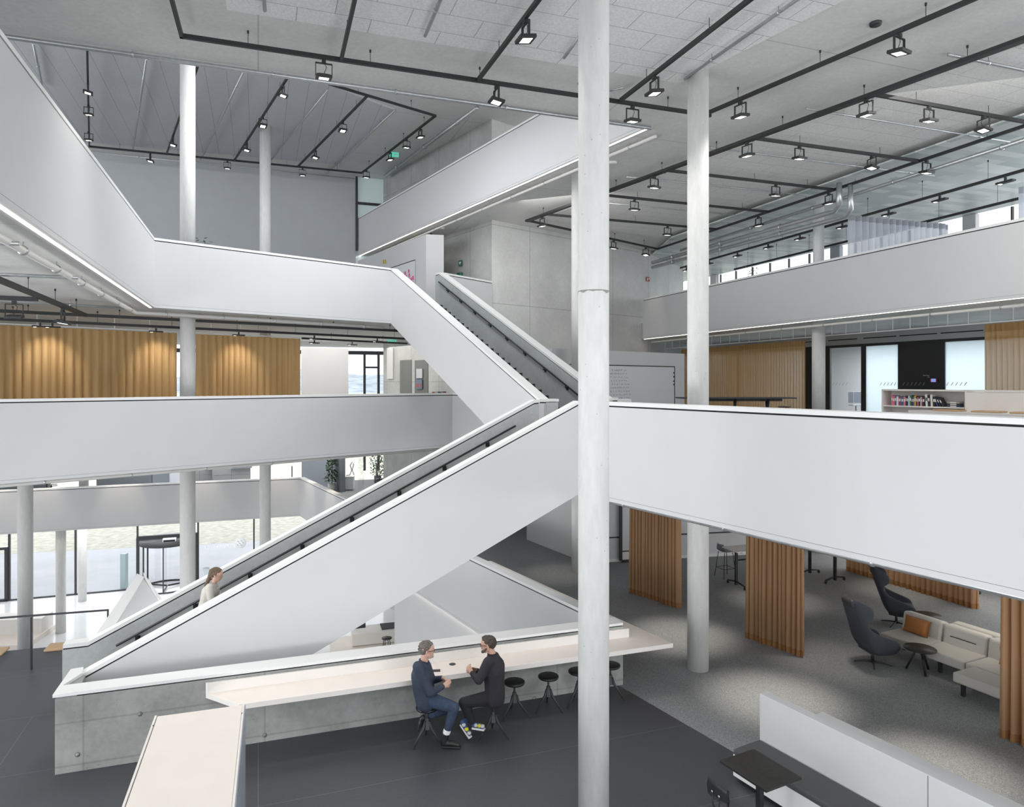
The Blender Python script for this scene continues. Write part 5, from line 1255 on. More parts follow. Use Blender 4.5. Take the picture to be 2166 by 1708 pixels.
def plant(px, pybase, h_, r_, label, seed, potc, pot=(.2, .42), m=None, D_=None):
    p = P(px, pybase, F1) if D_ is None else Vector((PD(px, pybase, D_).x, D_, F1))
    r = empty('potted_plant', (p.x, p.y, F1), 0, label, 'plant')
    b = MB(); b.mat(potc); b.lathe([(pot[0]*.8, 0), (pot[0], .05), (pot[0], pot[1]), (pot[0]*.88, pot[1]), (.02, pot[1]-.04)], n=24); b.build('pot', parent=r)
    b = MB(); b.mat(plain('stem', (.10, .08, .05), .8)); b.tube([(0, 0, pot[1]-.05), (.03, .02, h_*.5), (-.02, 0, h_*.9)], .02, 6); b.build('stem', parent=r)
    b = MB(); foliage(b, (0, 0, pot[1]+(h_-pot[1])*.55), (r_, (h_-pot[1])*.5), 380, seed, .14, m or M_leaf); b.build('foliage', parent=r)
M_potw = plain('white pot', (.6, .6, .6), .5); M_potg = plain('grey pot', (.12, .13, .15), .5)
plant(702, 1040, 1.95, .33, 'tall dark leafy plant in a white pot before the grey screen', 4, M_potw)
plant(799, 1022, 2.1, .45, 'bushy green plant in a dark pot beside the concrete core', 5, M_potg, m=M_leaf2)
# grey acoustic screen
M_acou = plain('grey felt screen', (.20, .22, .25), .95)
g0, g1 = Vector((PD(638, 1015, 41).x, 41)), Vector((PD(721, 1050, 36.2).x, 36.2)); gd_ = (g1-g0).normalized()
m_ = MB(); m_.prism([V2(g0), V2(g1), V2(g1+Vector((.2, .12))), V2(g0+Vector((.2, .12)))], F1, C1-.25, M_acou, M_acou, M_acou); o = m_.build('acoustic_screen'); tag(o, 'grey felt acoustic screen wall behind the tall plant', 'screen')
# white display plinth with glass case and sculpture
p = P(736, 1037, F1); r = empty('display_plinth', (p.x, p.y, F1), .1, 'white display plinth beside the glass pane above the stair', 'plinth')
m_ = MB(); m_.mat(M_white); m_.box((0, 0, .40), (.62, .5, .62)); m_.build('body', parent=r)
m_ = MB(); m_.mat(M_ply2); m_.box((0, 0, .72), (.66, .54, .03)); m_.build('top', parent=r)
for s_ in (-.28, .28): m_ = MB(); m_.mat(M_alu); m_.box((s_, -.2, .05), (.03, .03, .1)); m_.build('foot', parent=r)
r2 = empty('wire_sculpture', (p.x+.1, p.y, F1+.735), 0, 'clear twisted sculpture standing on the white plinth', 'sculpture')
m_ = MB(); m_.mat(plain('clear plastic', (.55, .57, .6), .15)); m_.tube([(-.2, 0, .03), (0, 0, .05), (.1, 0, .3), (.02, 0, .55), (.12, 0, .75), (.2, 0, .62), (.12, 0, .3), (.22, 0, .05)], .025, 8); m_.build('coil', parent=r2)
m_ = MB(); m_.mat(M_glass); m_.box((0, 0, 0), (.02, 1.4, 1.9)); o = m_.build('glass_screen', loc=(p.x+.75, p.y-.3, F1+.97)); tag(o, 'free standing clear glass pane right of the white plinth', 'screen')
# low cabinets with planters, left of the second tall column
for i, (pa_, pb_) in enumerate(((404, 466), (466, 536))):
    a, b = Vector((PD(pa_, 0, 38.2).x, 38.2-1.0)), Vector((PD(pb_, 0, 38.2).x, 38.2-.4)); L_ = (b-a).length; z_ = math.atan2((b-a).y, (b-a).x)
    r = empty('filing_cabinet', (a.x, a.y, F1), z_, 'low grey filing cabinet above the entrance, %s one of two' % ('left', 'right')[i], 'cabinet', 'grey filing cabinets above the entrance')
    m_ = MB(); m_.mat(plain('cabinet grey', (.42, .44, .45), .5) if i == 0 else MATS['cabinet grey']); m_.box((L_/2, 0, .55), (L_-.02, .45, 1.1)); m_.build('body', parent=r)
    m_ = MB(); m_.mat(M_groove); m_.box((L_*.5, -.228, .75), (L_*.9, .004, .006)); m_.box((L_*.5, -.228, .55), (.006, .004, 1.05)); m_.build('drawer_gap', parent=r)
for i, px_ in enumerate((415, 463, 514)):
    c_ = Vector((PD(px_, 0, 37.6).x, 37.45)); r = empty('planter_box', (c_.x, c_.y, F1+1.1), .3, 'grey planter box with upright plants on the grey cabinets, %s one' % ('left', 'middle', 'right')[i], 'planter', 'grey planter boxes on the cabinets')
    m_ = MB(); m_.mat(M_greyp); m_.box((0, 0, .17), (1.0, .35, .34)); m_.build('box', parent=r)
    m_ = MB(); m_.mat(M_leaf); rnd = random.Random(i)
    for j in range(26):
        x_ = rnd.uniform(-.45, .45); h_ = rnd.uniform(.35, .65); m_.add([(x_-.035, rnd.uniform(-.12, .12), .33), (x_+.035, 0, .33), (x_+rnd.uniform(-.06, .06), 0, .33+h_)], [(0, 1, 2)])
    m_.build('plants', parent=r)
# desks and chairs glimpsed behind the gallery
def desk(px, D_, w_, label, m=M_greyp, h_=1.0):
    c_ = PD(px, 0, D_); r = empty('office_desk', (c_.x, D_, F1), rB, label, 'desk', 'desks above the entrance')
    m_ = MB(); m_.mat(M_white); m_.box((0, 0, h_-.02), (w_, .8, .04)); m_.build('desk_top', parent=r)
    m_ = MB(); m_.mat(m); m_.box((0, -.3, h_/2), (w_-.1, .04, h_-.1)); m_.build('modesty_panel', parent=r)
    for s_ in (-1, 1): m_ = MB(); m_.mat(M_frame); m_.box((s_*(w_/2-.1), 0, h_/2), (.06, .6, h_-.05)); m_.build('leg', parent=r)
desk(30, 33.5, 3.0, 'white office desk at the left edge above the entrance', M_greyp, 1.15)
desk(265, 36.5, 2.6, 'dark grey office desk in the middle above the entrance', M_greyp, 1.25)
desk(335, 38.4, 1.3, 'office desk before the sheer curtain above the entrance', M_greyp, 1.15)
def task_chair(px, D_, rz, label):
    c_ = PD(px, 0, D_); r = empty('office_chair', (c_.x, D_, F1), rz, label, 'chair', 'office chairs above the entrance')
    m_ = MB(); m_.mat(M_black); m_.box((0, 0, .48), (.5, .48, .07)); m_.build('seat', parent=r, bevel=.02)
    m_ = MB(); m_.mat(M_black); m_.box((-.24, 0, .98), (.05, .46, .75)); m_.build('backrest', parent=r, bevel=.02)
    m_ = MB(); m_.mat(M_black); m_.tube([(-.1, -.27, .5), (-.05, -.3, .72), (.18, -.3, .72)], .018, 6); m_.tube([(-.1, .27, .5), (-.05, .3, .72), (.18, .3, .72)], .018, 6); m_.build('armrest', parent=r)
    m_ = MB(); m_.mat(M_black); m_.lathe([(.025, .06), (.025, .46)], n=8)
    for k_ in range(5): a = k_*2*PI/5; m_.tube([(0, 0, .1), (.32*math.cos(a), .32*math.sin(a), .05)], .02, 5)
    m_.build('base', parent=r)
task_chair(88, 34.6, 2.2, 'black office chair left of the round column above the entrance')
task_chair(112, 33.8, .6, 'black office chair touching the round column above the entrance')
task_chair(244, 37.4, 1.2, 'black office chair behind the dark desk, left one')
task_chair(305, 39.2, 1.9, 'black office chair behind the dark desk, right one')
task_chair(628, 36.2, .3, 'chair with looped armrests beside the grey screen')
task_chair(806, 34.6+3.0, .3, 'grey chair by the far window on the gallery')
for nm, pa_, pb_, m in (('wall_pillar', 182, 210, M_white), ('wall_pillar', 336, 352, M_white)):
    a, b = FB(s_at(pa_))+Vector((0, 3.9)), FB(s_at(pb_))+Vector((0, 3.9)); wall(nm, [V2(a), V2(b), (b.x, b.y+.3), (a.x, a.y+.3)], F1, C1, m)
for o in list(COL.objects):
    if o.get('label', '').startswith('grey sheer curtain'):
        o.location = (PD(357, 0, 37.8).x, 37.8, F1); o.rotation_euler = (0, 0, rB); o.scale = (2.2, 1, 1)
# ================================================================== ENTRANCE HALL
dc = (FB(sd0)+FB(sd1))/2; R = 1.28
rv = empty('revolving_door', (dc.x, dc.y-.1, F0), rB, 'dark framed glass revolving door in the entrance front', 'door'); rv['kind'] = 'thing'
m_ = MB(); m_.mat(M_frame)
W_ = (sd1-sd0)
for s_ in (-1, 1): m_.box((s_*(W_/2-.06), 0, 1.35), (.14, .16, 2.7))
m_.box((0, 0, 2.70), (W_, .16, .18)); m_.build('portal_frame', parent=rv)
m_ = MB(); m_.mat(M_frame); m_.lathe([(R+.06, 2.36), (R+.06, 2.60)], n=48); m_.mat(plain('canopy top', (.10, .105, .11), .3)); m_.lathe([(R+.04, 2.60), (R+.04, 2.61), (.01, 2.61)], n=48); m_.build('canopy', parent=rv)
m_ = MB(); m_.mat(M_cap); m_.box((.2, -.9, 2.68), (.62, .3, .16)); m_.mat(M_black); m_.box((.2, -1.06, 2.66), (.55, .02, .10)); m_.build('air_sensor', parent=rv)
m_ = MB(); m_.mat(M_glass)
for a0, a1 in ((PI*.80, PI*1.20), (-PI*.20, PI*.20)):
    for i in range(10):
        t0_, t1_ = a0+(a1-a0)*i/10, a0+(a1-a0)*(i+1)/10
        m_.add([(R*math.cos(t0_), R*math.sin(t0_), .05), (R*math.cos(t1_), R*math.sin(t1_), .05), (R*math.cos(t1_), R*math.sin(t1_), 2.36), (R*math.cos(t0_), R*math.sin(t0_), 2.36)], [(0, 1, 2, 3)])
m_.build('drum_glass', parent=rv)
m_ = MB(); m_.mat(M_frame); m_.tube([(R*math.cos(t*2*PI/48), R*math.sin(t*2*PI/48), .03) for t in range(48)], .045, 6, True)
for a_ in (PI*.80, PI*1.20, -PI*.20, PI*.20): m_.box((R*math.cos(a_), R*math.sin(a_), 1.2), (.06, .06, 2.36), a_)
m_.build('floor_ring', parent=rv)
for k_ in range(3):
    a_ = -PI/2-.05+k_*2*PI/3; g_ = MB(); g_.mat(M_frame)
    g_.box((R*.95*math.cos(a_), R*.95*math.sin(a_), 1.2), (.05, .05, 2.32), a_); g_.box((R*.48*math.cos(a_), R*.48*math.sin(a_), .08), (R*.9, .04, .08), a_)
    g_.mat(M_glass); g_.box((R*.48*math.cos(a_), R*.48*math.sin(a_), 1.2), (R*.9, .012, 2.2), a_); g_.build('door_leaf', parent=rv)
# side door at the left edge
a = FB(s_at(-40)); b = FB(s_at(19)); L_ = (b-a).length
r = empty('door_3', (a.x, a.y-.08, F0), rB); r['kind'] = 'structure'
m_ = MB(); m_.mat(M_frame); m_.box((L_/2, 0, 2.62), (L_, .12, .12)); m_.box((L_-.06, 0, 1.3), (.14, .12, 2.6)); m_.box((L_/2, 0, .07), (L_, .12, .12)); m_.build('door_frame', parent=r)
M_tape = plain('teal totem', (.42, .52, .53), .4)
p = P(267, 1241, F0); m_ = MB(); m_.mat(M_tape); m_.box((0, 0, .9), (.28, .28, 1.8)); o = m_.build('info_totem', loc=(p.x, p.y-.2, F0)); tag(o, 'slim grey-green totem left of the revolving door', 'totem')
p = Vector(px_on(436, (-24.1, 33.9), (-13.76, 37.7))); r = empty('water_bowl', (p.x, p.y, F0), 0, 'hourglass shaped pale stand right of the revolving door', 'stand')
m_ = MB(); m_.mat(plain('pale blue metal', (.55, .62, .66), .4)); m_.lathe([(.18, 0), (.19, .03), (.045, .55), (.05, .75), (.17, 1.12), (.18, 1.14), (.02, 1.0)], n=28); m_.build('stand', parent=r)
# logo lettering on the glass, read from outside (mirrored from inside)
lg = FB(s_at(510))+Vector((-.03, -.05)); lz = (HY-1157)*lg.y/FOC
M_logo = plain('white film', (.9, .92, .93), .5)
text('window_lettering', 'baramundi', .37, (lg.x-.22, lg.y-.10, lz), (PI/2, 0, rB), M_logo, 'white mirrored lettering on the entrance glass right of the door', 'lettering', mirror=True)
r = empty('window_emblem', (lg.x+.02, lg.y-.02, lz+.22), rB, 'round white emblem beside the mirrored lettering on the glass', 'emblem')
m_ = MB(); m_.mat(M_logo); m_.tube([(0, 0, 0), (0, -.006, 0)], .30, 28); m_.build('disc', parent=r)
m_ = MB(); m_.mat(plain('film gap', (.45, .47, .42), .6))
for i, (x_, z_) in enumerate(((-.12, .08), (.04, .10), (-.05, -.02), (.13, -.01), (-.14, -.12), (.03, -.13))): m_.box((x_, -.012, z_), (.11, .004, .035), 0, Matrix.Rotation(.5, 3, 'Y'))
m_.build('pattern', parent=r)
# birch platforms on the hall floor
def platform(px, py, rz, dims, label, dz=0):
    p = P(px, py, F0); r = empty('birch_platform', (p.x, p.y, F0), rz, label, 'bench'); return r
r = platform(745, 1378, rB-.05, None, 'birch platform with drawer and dark mat seen under the stair')
m_ = MB(); m_.mat(M_ply2); m_.box((1.35, .45, .17+.27), (2.7, .95, .48)); m_.build('box', parent=r)
m_ = MB(); m_.mat(M_ply); m_.box((1.0, .15, .09), (3.7, 2.3, .18)); m_.build('step', parent=r)
m_ = MB(); m_.mat(M_darkseat); m_.box((1.95, .50, .70), (1.5, .7, .045)); m_.build('seat_mat', parent=r, bevel=.015)
p = P(818, 1382, F0); s_ = empty('low_stool', (p.x, p.y, F0+.18), 0, 'small dark stool standing before the birch platform', 'stool')
m_ = MB(); m_.mat(M_frame); m_.lathe([(.2, .40), (.21, .43), (.01, .44)], n=20); m_.build('seat', parent=s_)
for k_ in range(4): a = k_*PI/2+.6; m_ = MB(); m_.mat(M_black); m_.tube([(.12*math.cos(a), .12*math.sin(a), .40), (.17*math.cos(a), .17*math.sin(a), 0)], .015, 6); m_.build('leg', parent=s_)
p = P(88, 1349, F0); r = empty('birch_platform', (p.x, p.y, F0), rB-.2, 'birch bench in the hall behind the glass rail at the left edge', 'bench')
m_ = MB(); m_.mat(M_ply2); m_.box((-2.6, .5, .5), (5.2, 1.0, .62)); m_.build('box', parent=r)
m_ = MB(); m_.mat(M_ply); m_.box((-2.6, -.2, .10), (5.4, 2.4, .2)); m_.build('step', parent=r)
m_ = MB(); m_.mat(M_alu); m_.lathe([(.16, .815), (.02, .82)], (-.45, .45, 0), 20); m_.build('outlet', parent=r)

# ================================================================== PEOPLE
def capsule(mb, a, b, ra, rb, n=12):
    a, b = Vector(a), Vector(b); d = b-a; L_ = d.length; d = d/L_ if L_ > 1e-5 else Vector((0, 0, 1))
    x = d.cross(Vector((0, 0, 1))); x = (x if x.length > .1 else d.cross(Vector((0, 1, 0)))).normalized(); y = d.cross(x); vs = []; rings = []
    for t in (-80, -55, -28): rings.append((a+d*ra*math.sin(math.radians(t)), ra*math.cos(math.radians(t))))
    rings += [(a, ra), (b, rb)]
    for t in (28, 55, 80): rings.append((b+d*rb*math.sin(math.radians(t)), rb*math.cos(math.radians(t))))
    for c, r in rings:
        for k_ in range(n): t = 2*PI*k_/n; vs.append(c+x*r*math.cos(t)+y*r*math.sin(t))
    m = len(rings); fs = [(i*n+k_, i*n+(k_+1) % n, (i+1)*n+(k_+1) % n, (i+1)*n+k_) for i in range(m-1) for k_ in range(n)]
    fs += [tuple(range(n-1, -1, -1)), tuple((m-1)*n+k_ for k_ in range(n))]
    mb.add(vs, fs)
def chain(mb, pts):
    for (a, ra), (b, rb) in zip(pts[:-1], pts[1:]): capsule(mb, a, b, ra, rb)
def melt(mb, name, mat, parent, vox=.010, it=4, fac=.5):
    o = mb.build(name, mat, parent)
    r = o.modifiers.new('remesh', 'REMESH'); r.mode = 'VOXEL'; r.voxel_size = vox; r.use_smooth_shade = True
    s_ = o.modifiers.new('smooth', 'SMOOTH'); s_.iterations = it; s_.factor = fac
    return o
M_skin = plain('skin', (.58, .34, .25), .55); M_skin2 = plain('skin pale', (.62, .38, .29), .55)
M_navy = plain('navy jacket', (.030, .042, .070), .75, noise=.15, nscale=12)
M_jean = plain('dark denim', (.035, .055, .10), .85, noise=.25, nscale=14)
M_blk = plain('dark aubergine knit', (.026, .023, .031), .85, noise=.15, nscale=12)
M_blkt = plain('black trousers', (.018, .018, .022), .85)
M_ghair = plain('greying curly hair', (.15, .132, .115), .9, noise=.6, nscale=60, bump=.8, bscale=70)
M_bhair = plain('dark brown hair', (.055, .042, .033), .7, noise=.35, nscale=60, bump=.5, bscale=80)
M_lhair = plain('brown hair', (.13, .085, .055), .7, noise=.3, nscale=50)
M_boot = plain('black leather', (.018, .018, .018), .35)
def head_parts(mb, c, f, up, s=1.0, lean=0):
    """skull, jaw, nose, brow, ears; c = centre, f = facing, up"""
    f = f.normalized(); up = up.normalized(); side = f.cross(up).normalized(); up = side.cross(f)
    q = lambda a, b, d: c+f*(a*s)+side*(b*s)+up*(d*s)
    capsule(mb, q(-.020, 0, .035), q(.028, 0, .035), .083*s, .074*s, 16)
    capsule(mb, q(.035, 0, .0), q(.052, 0, -.075), .062*s, .036*s, 14)
    capsule(mb, q(.0, .02, -.045), q(.045, .012, -.085), .045*s, .028*s); capsule(mb, q(.0, -.02, -.045), q(.045, -.012, -.085), .045*s, .028*s)
    capsule(mb, q(.086, 0, .018), q(.106, 0, -.016), .010*s, .0145*s, 8)
    capsule(mb, q(.080, .034, .036), q(.088, 0, .034), .013*s, .012*s, 8); capsule(mb, q(.080, -.034, .036), q(.088, 0, .034), .013*s, .012*s, 8)
    capsule(mb, q(.086, .018, -.050), q(.086, -.018, -.050), .010*s, .010*s, 8)
    for b in (-1, 1): capsule(mb, q(-.012, b*.078, .012), q(-.018, b*.084, -.020), .016*s, .011*s, 8)
    return q
def face_bits(parent, q, s, eyec=(.05, .03, .02)):
    for b in (-1, 1):
        e = MB(); e.mat(M_cap); e.ball(q(.079, b*.031, .012), .012*s, 10, 6); e.mat(M_black); e.ball(q(.088, b*.031, .012), .0055*s, 8, 6); e.build('eye', parent=parent)
    m = MB(); m.mat(plain('lips', (.42, .19, .16), .5)); capsule(m, q(.094, .020, -.052), q(.094, -.020, -.052), .0045*s, .0045*s, 8); m.build('mouth', parent=parent)
def glasses(parent, q, s):
    g = MB(); g.mat(M_black)
    for b in (-1, 1):
        ctr_ = [q(.100, b*.033+.026*math.cos(t*PI/7), .012+.018*math.sin(t*PI/7)) for t in range(14)]; g.tube(ctr_, .0028*s, 5, True)
        g.tube([q(.100, b*.058, .016), q(.04, b*.080, .018), q(-.015, b*.084, .012)], .0028*s, 5)
    g.tube([q(.104, .008, .014), q(.104, -.008, .014)], .0028*s, 5); g.build('glasses', parent=parent)
def hand(mb, wrist, tipdir, palmn, s=1.0, curl=.6, thumbside=1):
    """palm, four unequal curled fingers and a thumb"""
    d = tipdir.normalized(); n = palmn.normalized(); sd_ = d.cross(n).normalized(); n = sd_.cross(d)
    q = lambda a, b, c: wrist+d*(a*s)+sd_*(b*s)+n*(c*s)
    for b in (-.026, -.009, .009, .026): capsule(mb, q(.01, b*.7, 0), q(.085, b, 0), .018*s, .014*s, 8)
    for i, (b, l) in enumerate(((-.031, .072), (-.010, .083), (.011, .078), (.031, .060))):
        p0 = q(.085, b, 0); a1, a2, a3 = curl*.7, curl*1.5, curl*2.1
        p1 = p0+(d*math.cos(a1)+n*math.sin(a1))*l*.45*s; p2 = p1+(d*math.cos(a2)+n*math.sin(a2))*l*.32*s; p3 = p2+(d*math.cos(a3)+n*math.sin(a3))*l*.25*s
        capsule(mb, p0, p1, .0105*s, .0098*s, 8); capsule(mb, p1, p2, .0098*s, .009*s, 8); capsule(mb, p2, p3, .009*s, .0078*s, 8)
    t0_ = q(.025, thumbside*-.034, .005); t1_ = q(.062, thumbside*-.058, .018); t2_ = q(.092, thumbside*-.056, .034)
    capsule(mb, t0_, t1_, .014*s, .0115*s, 8); capsule(mb, t1_, t2_, .0115*s, .0088*s, 8)
def hair_shell(mb, q, n, line, rad=.014, jit=.004, seed=1, lift=.0, grow=.02):
    """short strands over the skull above a hairline(x) -> lowest height"""
    rn = random.Random(seed); k = 0
    while k < n:
        v = Vector((rn.gauss(0, 1), rn.gauss(0, 1), rn.gauss(0, 1))).normalized(); x, y, z = -.008+v.x*(.098+lift), v.y*(.082+lift), .035+v.z*(.088+lift)
        if z < line(x): continue
        k += 1; j = lambda: rn.uniform(-jit, jit)
        capsule(mb, q(x+j(), y+j(), z+j()), q(x-grow*.6+j(), y+j(), z+grow*.3*v.z+j()), rad, rad*.9, 6)
# ---- grey-haired man in the navy jacket --------------------------------------------------
D1 = 11.05
man = empty('person', (M1.x, M1.y, F1), 0, 'man with grey curly hair, navy jacket and jeans, seated left at the counter, hands clasped', 'person')
off = Vector((M1.x, M1.y, F1))
J = lambda px, py, D: PD(px, py, D)-off
hip = J(903, 1474, D1); chest = J(892, 1424, D1); neck = J(897, 1399, D1); hd = J(903, 1377, D1)
shN, shF = J(884, 1411, D1-.19), J(901, 1409, D1+.19)
elN, elF = J(911, 1466, D1-.24), J(914, 1440, D1+.24)
wrN, wrF = J(939, 1452, D1-.08), J(937, 1435, D1+.10)
hpN, hpF = J(905, 1480, D1-.10), J(905, 1480, D1+.10)
knN, knF = J(961, 1497, D1-.14), J(948, 1499, D1+.16)
anN, anF = J(944, 1552, D1-.12), J(897, 1519, D1+.14)
body = MB()
f1 = Vector((1, .22, -.05)); q1h = head_parts(body, hd, f1, Vector((0, 0, 1)), 1.12)
chain(body, [(hd+Vector((-.02, 0, -.03)), .058), (neck, .062), (chest, .12), (hip, .13)])
chain(body, [(shN, .05), (elN, .045), (wrN, .032)]); chain(body, [(shF, .05), (elF, .045), (wrF, .032)])
chain(body, [(hpN, .08), (knN, .055), (anN, .042)]); chain(body, [(hpF, .08), (knF, .055), (anF, .042)])
hand(body, wrN, Vector((.75, .55, .45)), Vector((-.3, .8, -.2)), 1.1, .7, 1)
hand(body, wrF, Vector((.75, -.7, -.35)), Vector((-.2, -.6, -.5)), 1.1, .7, -1)
bo_ = melt(body, 'body', M_skin2, man, .0075, 3)
jk = MB()
for s_ in (-.10, 0, .10):
    v = Vector((.0, s_, 0)); chain(jk, [(hip+v*1.1+Vector((-.01, 0, -.04)), .150), (hip.lerp(chest, .45)+v+Vector((-.02, 0, 0)), .150), (chest+v*1.1, .155), (chest.lerp(neck, .55)+v*.7, .105)])
chain(jk, [(shN, .085), (shN.lerp(elN, .5), .075), (elN, .066), (wrN.lerp(elN, .12), .044)]); chain(jk, [(shF, .085), (shF.lerp(elF, .5), .075), (elF, .064), (wrF.lerp(elF, .12), .044)])
capsule(jk, shN, shF, .085, .085)
ring = neck+Vector((0, 0, -.03)); 
for k_ in range(10): t = 2*PI*k_/10; t2 = 2*PI*(k_+1)/10; capsule(jk, ring+Vector((.068*math.cos(t), .068*math.sin(t), .025-.03*math.cos(t))), ring+Vector((.068*math.cos(t2), .068*math.sin(t2), .025-.03*math.cos(t2))), .018, .018, 6)
melt(jk, 'jacket', M_navy, man, .010, 4)
tr = MB(); capsule(tr, hpN+Vector((0, 0, -.01)), hpF+Vector((0, 0, -.01)), .14, .14)
chain(tr, [(hpN, .125), (hpN.lerp(knN, .5), .100), (knN, .082), (knN.lerp(anN, .45), .072), (anN.lerp(knN, .10), .056)]); chain(tr, [(hpF, .125), (hpF.lerp(knF, .5), .098), (knF, .08), (anF.lerp(knF, .12), .056)])
melt(tr, 'jeans', M_jean, man, .010, 4)
sk = MB(); chain(sk, [(anN.lerp(knN, .14), .060), (anN.lerp(knN, .04), .060)]); melt(sk, 'turn_up', M_cap, man, .010, 2)
def boot(an, heel, toe, nm, parent, m, hi=.10, sole=M_black, s=1.0):
    b = MB(); chain(b, [(an+Vector((0, 0, .0)), .055*s), (heel+Vector((0, 0, .05)), .052*s)]); chain(b, [(heel+Vector((0, 0, .04)), .050*s), (heel.lerp(toe, .5)+Vector((0, 0, .045)), .050*s), (toe+Vector((0, 0, .025)), .042*s)])
    o = melt(b, nm, m, parent, .008, 3)
    c = MB(); c.mat(sole); d = (toe-heel); c.box((heel+toe)/2+Vector((0, 0, -.005)), (d.length+.09*s, .095*s, .03), math.atan2(d.y, d.x), Matrix.Rotation(-math.atan2(d.z, d.xy.length), 3, 'Y')); c.build('sole', parent=o, bevel=.01); return o
hl = Vector((anN.x-.02, anN.y, .03)); boot(anN, hl, hl+Vector((.20, -.02, 0)), 'boot', man, M_boot)
boot(anF, anF+Vector((-.03, 0, -.07)), anF+Vector((-.07, -.02, -.20)), 'boot', man, M_boot)
hr = MB(); hl1 = lambda x: .088 if x > .055 else (.088-(.055-x)*1.0 if x > .0 else (.03 if x > -.02 else (-.015 if x > -.05 else -.06)))
hair_shell(hr, q1h, 230, hl1, .0135, .010, 3, .002, .010)
rnd = random.Random(2)
for _ in range(46): a = rnd.uniform(0, 2*PI); t = rnd.uniform(0, .07); capsule(hr, q1h(-.01+t*math.cos(a), t*math.sin(a), .118-.25*t), q1h(-.015+t*math.cos(a)+rnd.uniform(-.012, .012), t*math.sin(a)+rnd.uniform(-.012, .012), .136-.3*t), .016, .012, 6)
melt(hr, 'hair', M_ghair, man, .006, 1, .3)
bd_ = MB(); chain(bd_, [(q1h(.060, .035, -.075), .020), (q1h(.085, 0, -.088), .020), (q1h(.060, -.035, -.075), .020)]); melt(bd_, 'beard', plain('grey stubble', (.42, .35, .30), .9), man, .007, 2)
face_bits(man, q1h, 1.12); glasses(man, q1h, 1.12)
# ---- bearded man in the dark sweater --------------------------------------------------------
D2 = 11.28
man2 = empty('person', (M2.x, M2.y, F1), 0, 'bearded man with glasses and dark sweater, seated right at the counter, colourful sneakers', 'person')
off = Vector((M2.x, M2.y, F1))
hip = J(1046, 1468, D2); chest = J(1046, 1415, D2+.0); neck = J(1041, 1383, D2); hd = J(1032, 1365, D2)
shN, shF = J(1033, 1402, D2-.21), J(1050, 1398, D2+.19)
elN, elF = J(1013, 1440, D2-.26), J(1026, 1432, D2+.26)
wrN, wrF = J(998, 1424, D2-.10), J(1006, 1418, D2+.10)
hpN, hpF = J(1045, 1476, D2-.10), J(1045, 1476, D2+.10)
knN, knF = J(981, 1487, D2-.16), J(989, 1488, D2+.12)
anN, anF = J(1001, 1532, D2-.10), J(990, 1524, D2+.06)
body = MB(); f2 = Vector((-1, .10, -.10)); q2h = head_parts(body, hd, f2, Vector((0, 0, 1)), 1.08)
chain(body, [(hd+Vector((.02, 0, -.03)), .055), (neck, .06), (chest, .12), (hip, .13)])
chain(body, [(shN, .05), (elN, .045), (wrN, .032)]); chain(body, [(shF, .05), (elF, .045), (wrF, .032)])
chain(body, [(hpN, .08), (knN, .055), (anN, .042)]); chain(body, [(hpF, .08), (knF, .055), (anF, .042)])
hand(body, wrN, Vector((-.45, .45, .55)), Vector((.3, .8, -.4)), 1.1, .75, -1); hand(body, wrF, Vector((-.6, -.55, .35)), Vector((.3, -.7, -.4)), 1.1, .75, 1)
melt(body, 'body', M_skin, man2, .0075, 3)
jk = MB()
for s_ in (-.11, 0, .11):
    v = Vector((.0, s_, 0)); chain(jk, [(hip+v*1.1+Vector((.01, 0, -.02)), .160), (hip.lerp(chest, .5)+v, .160), (chest+v*1.1, .165), (chest.lerp(neck, .55)+v*.7, .115)])
chain(jk, [(shN, .09), (shN.lerp(elN, .5), .08), (elN, .068), (wrN.lerp(elN, .1), .045)]); chain(jk, [(shF, .09), (shF.lerp(elF, .5), .08), (elF, .066), (wrF.lerp(elF, .1), .045)])
capsule(jk, shN, shF, .09, .09)
ring = neck+Vector((.0, 0, -.02))
for k_ in range(10): t = 2*PI*k_/10; t2 = 2*PI*(k_+1)/10; capsule(jk, ring+Vector((.066*math.cos(t), .066*math.sin(t), .015)), ring+Vector((.066*math.cos(t2), .066*math.sin(t2), .015)), .018, .018, 6)
melt(jk, 'sweater', M_blk, man2, .010, 4)
tr = MB(); capsule(tr, hpN, hpF, .15, .15)
chain(tr, [(hpN, .13), (hpN.lerp(knN, .5), .105), (knN, .085), (knN.lerp(anN, .45), .076), (anN.lerp(knN, .12), .058)]); chain(tr, [(hpF, .13), (hpF.lerp(knF, .5), .10), (knF, .082), (anF.lerp(knF, .12), .058)])
melt(tr, 'trousers', M_blkt, man2, .010, 4)
M_sneak = plain('white sneaker', (.62, .62, .60), .6); M_sy = plain('yellow patch', (.75, .68, .03), .6); M_sb = plain('blue patch', (.05, .09, .22), .6)
def sneaker(a, b, an, nm):
    o = boot(an, a, b, nm, man2, M_sb, sole=M_cap, s=.82); d = (b-a).normalized(); s_ = Vector((-d.y, d.x, 0)).normalized()
    for i, (t, m) in enumerate(((.2, M_sneak), (.62, M_sy), (1.0, M_sneak))):
        p = a.lerp(b, t)+Vector((0, -.02, .052)); k_ = MB(); k_.mat(m); k_.ball(p, (.036, .040, .028), 10, 8); k_.build('patch', parent=o)
    return o
sneaker(anN+Vector((.02, -.02, -.05)), anN+Vector((.15, -.06, -.05)), anN, 'sneaker'); sneaker(anF+Vector((-.08, -.12, -.03)), anF+Vector((.03, -.20, -.15)), anF, 'sneaker')
hr = MB(); hl2 = lambda x: .092 if x > .06 else (.092-(.06-x)*.9 if x > .0 else (.028 if x > -.02 else (-.01 if x > -.05 else -.05)))
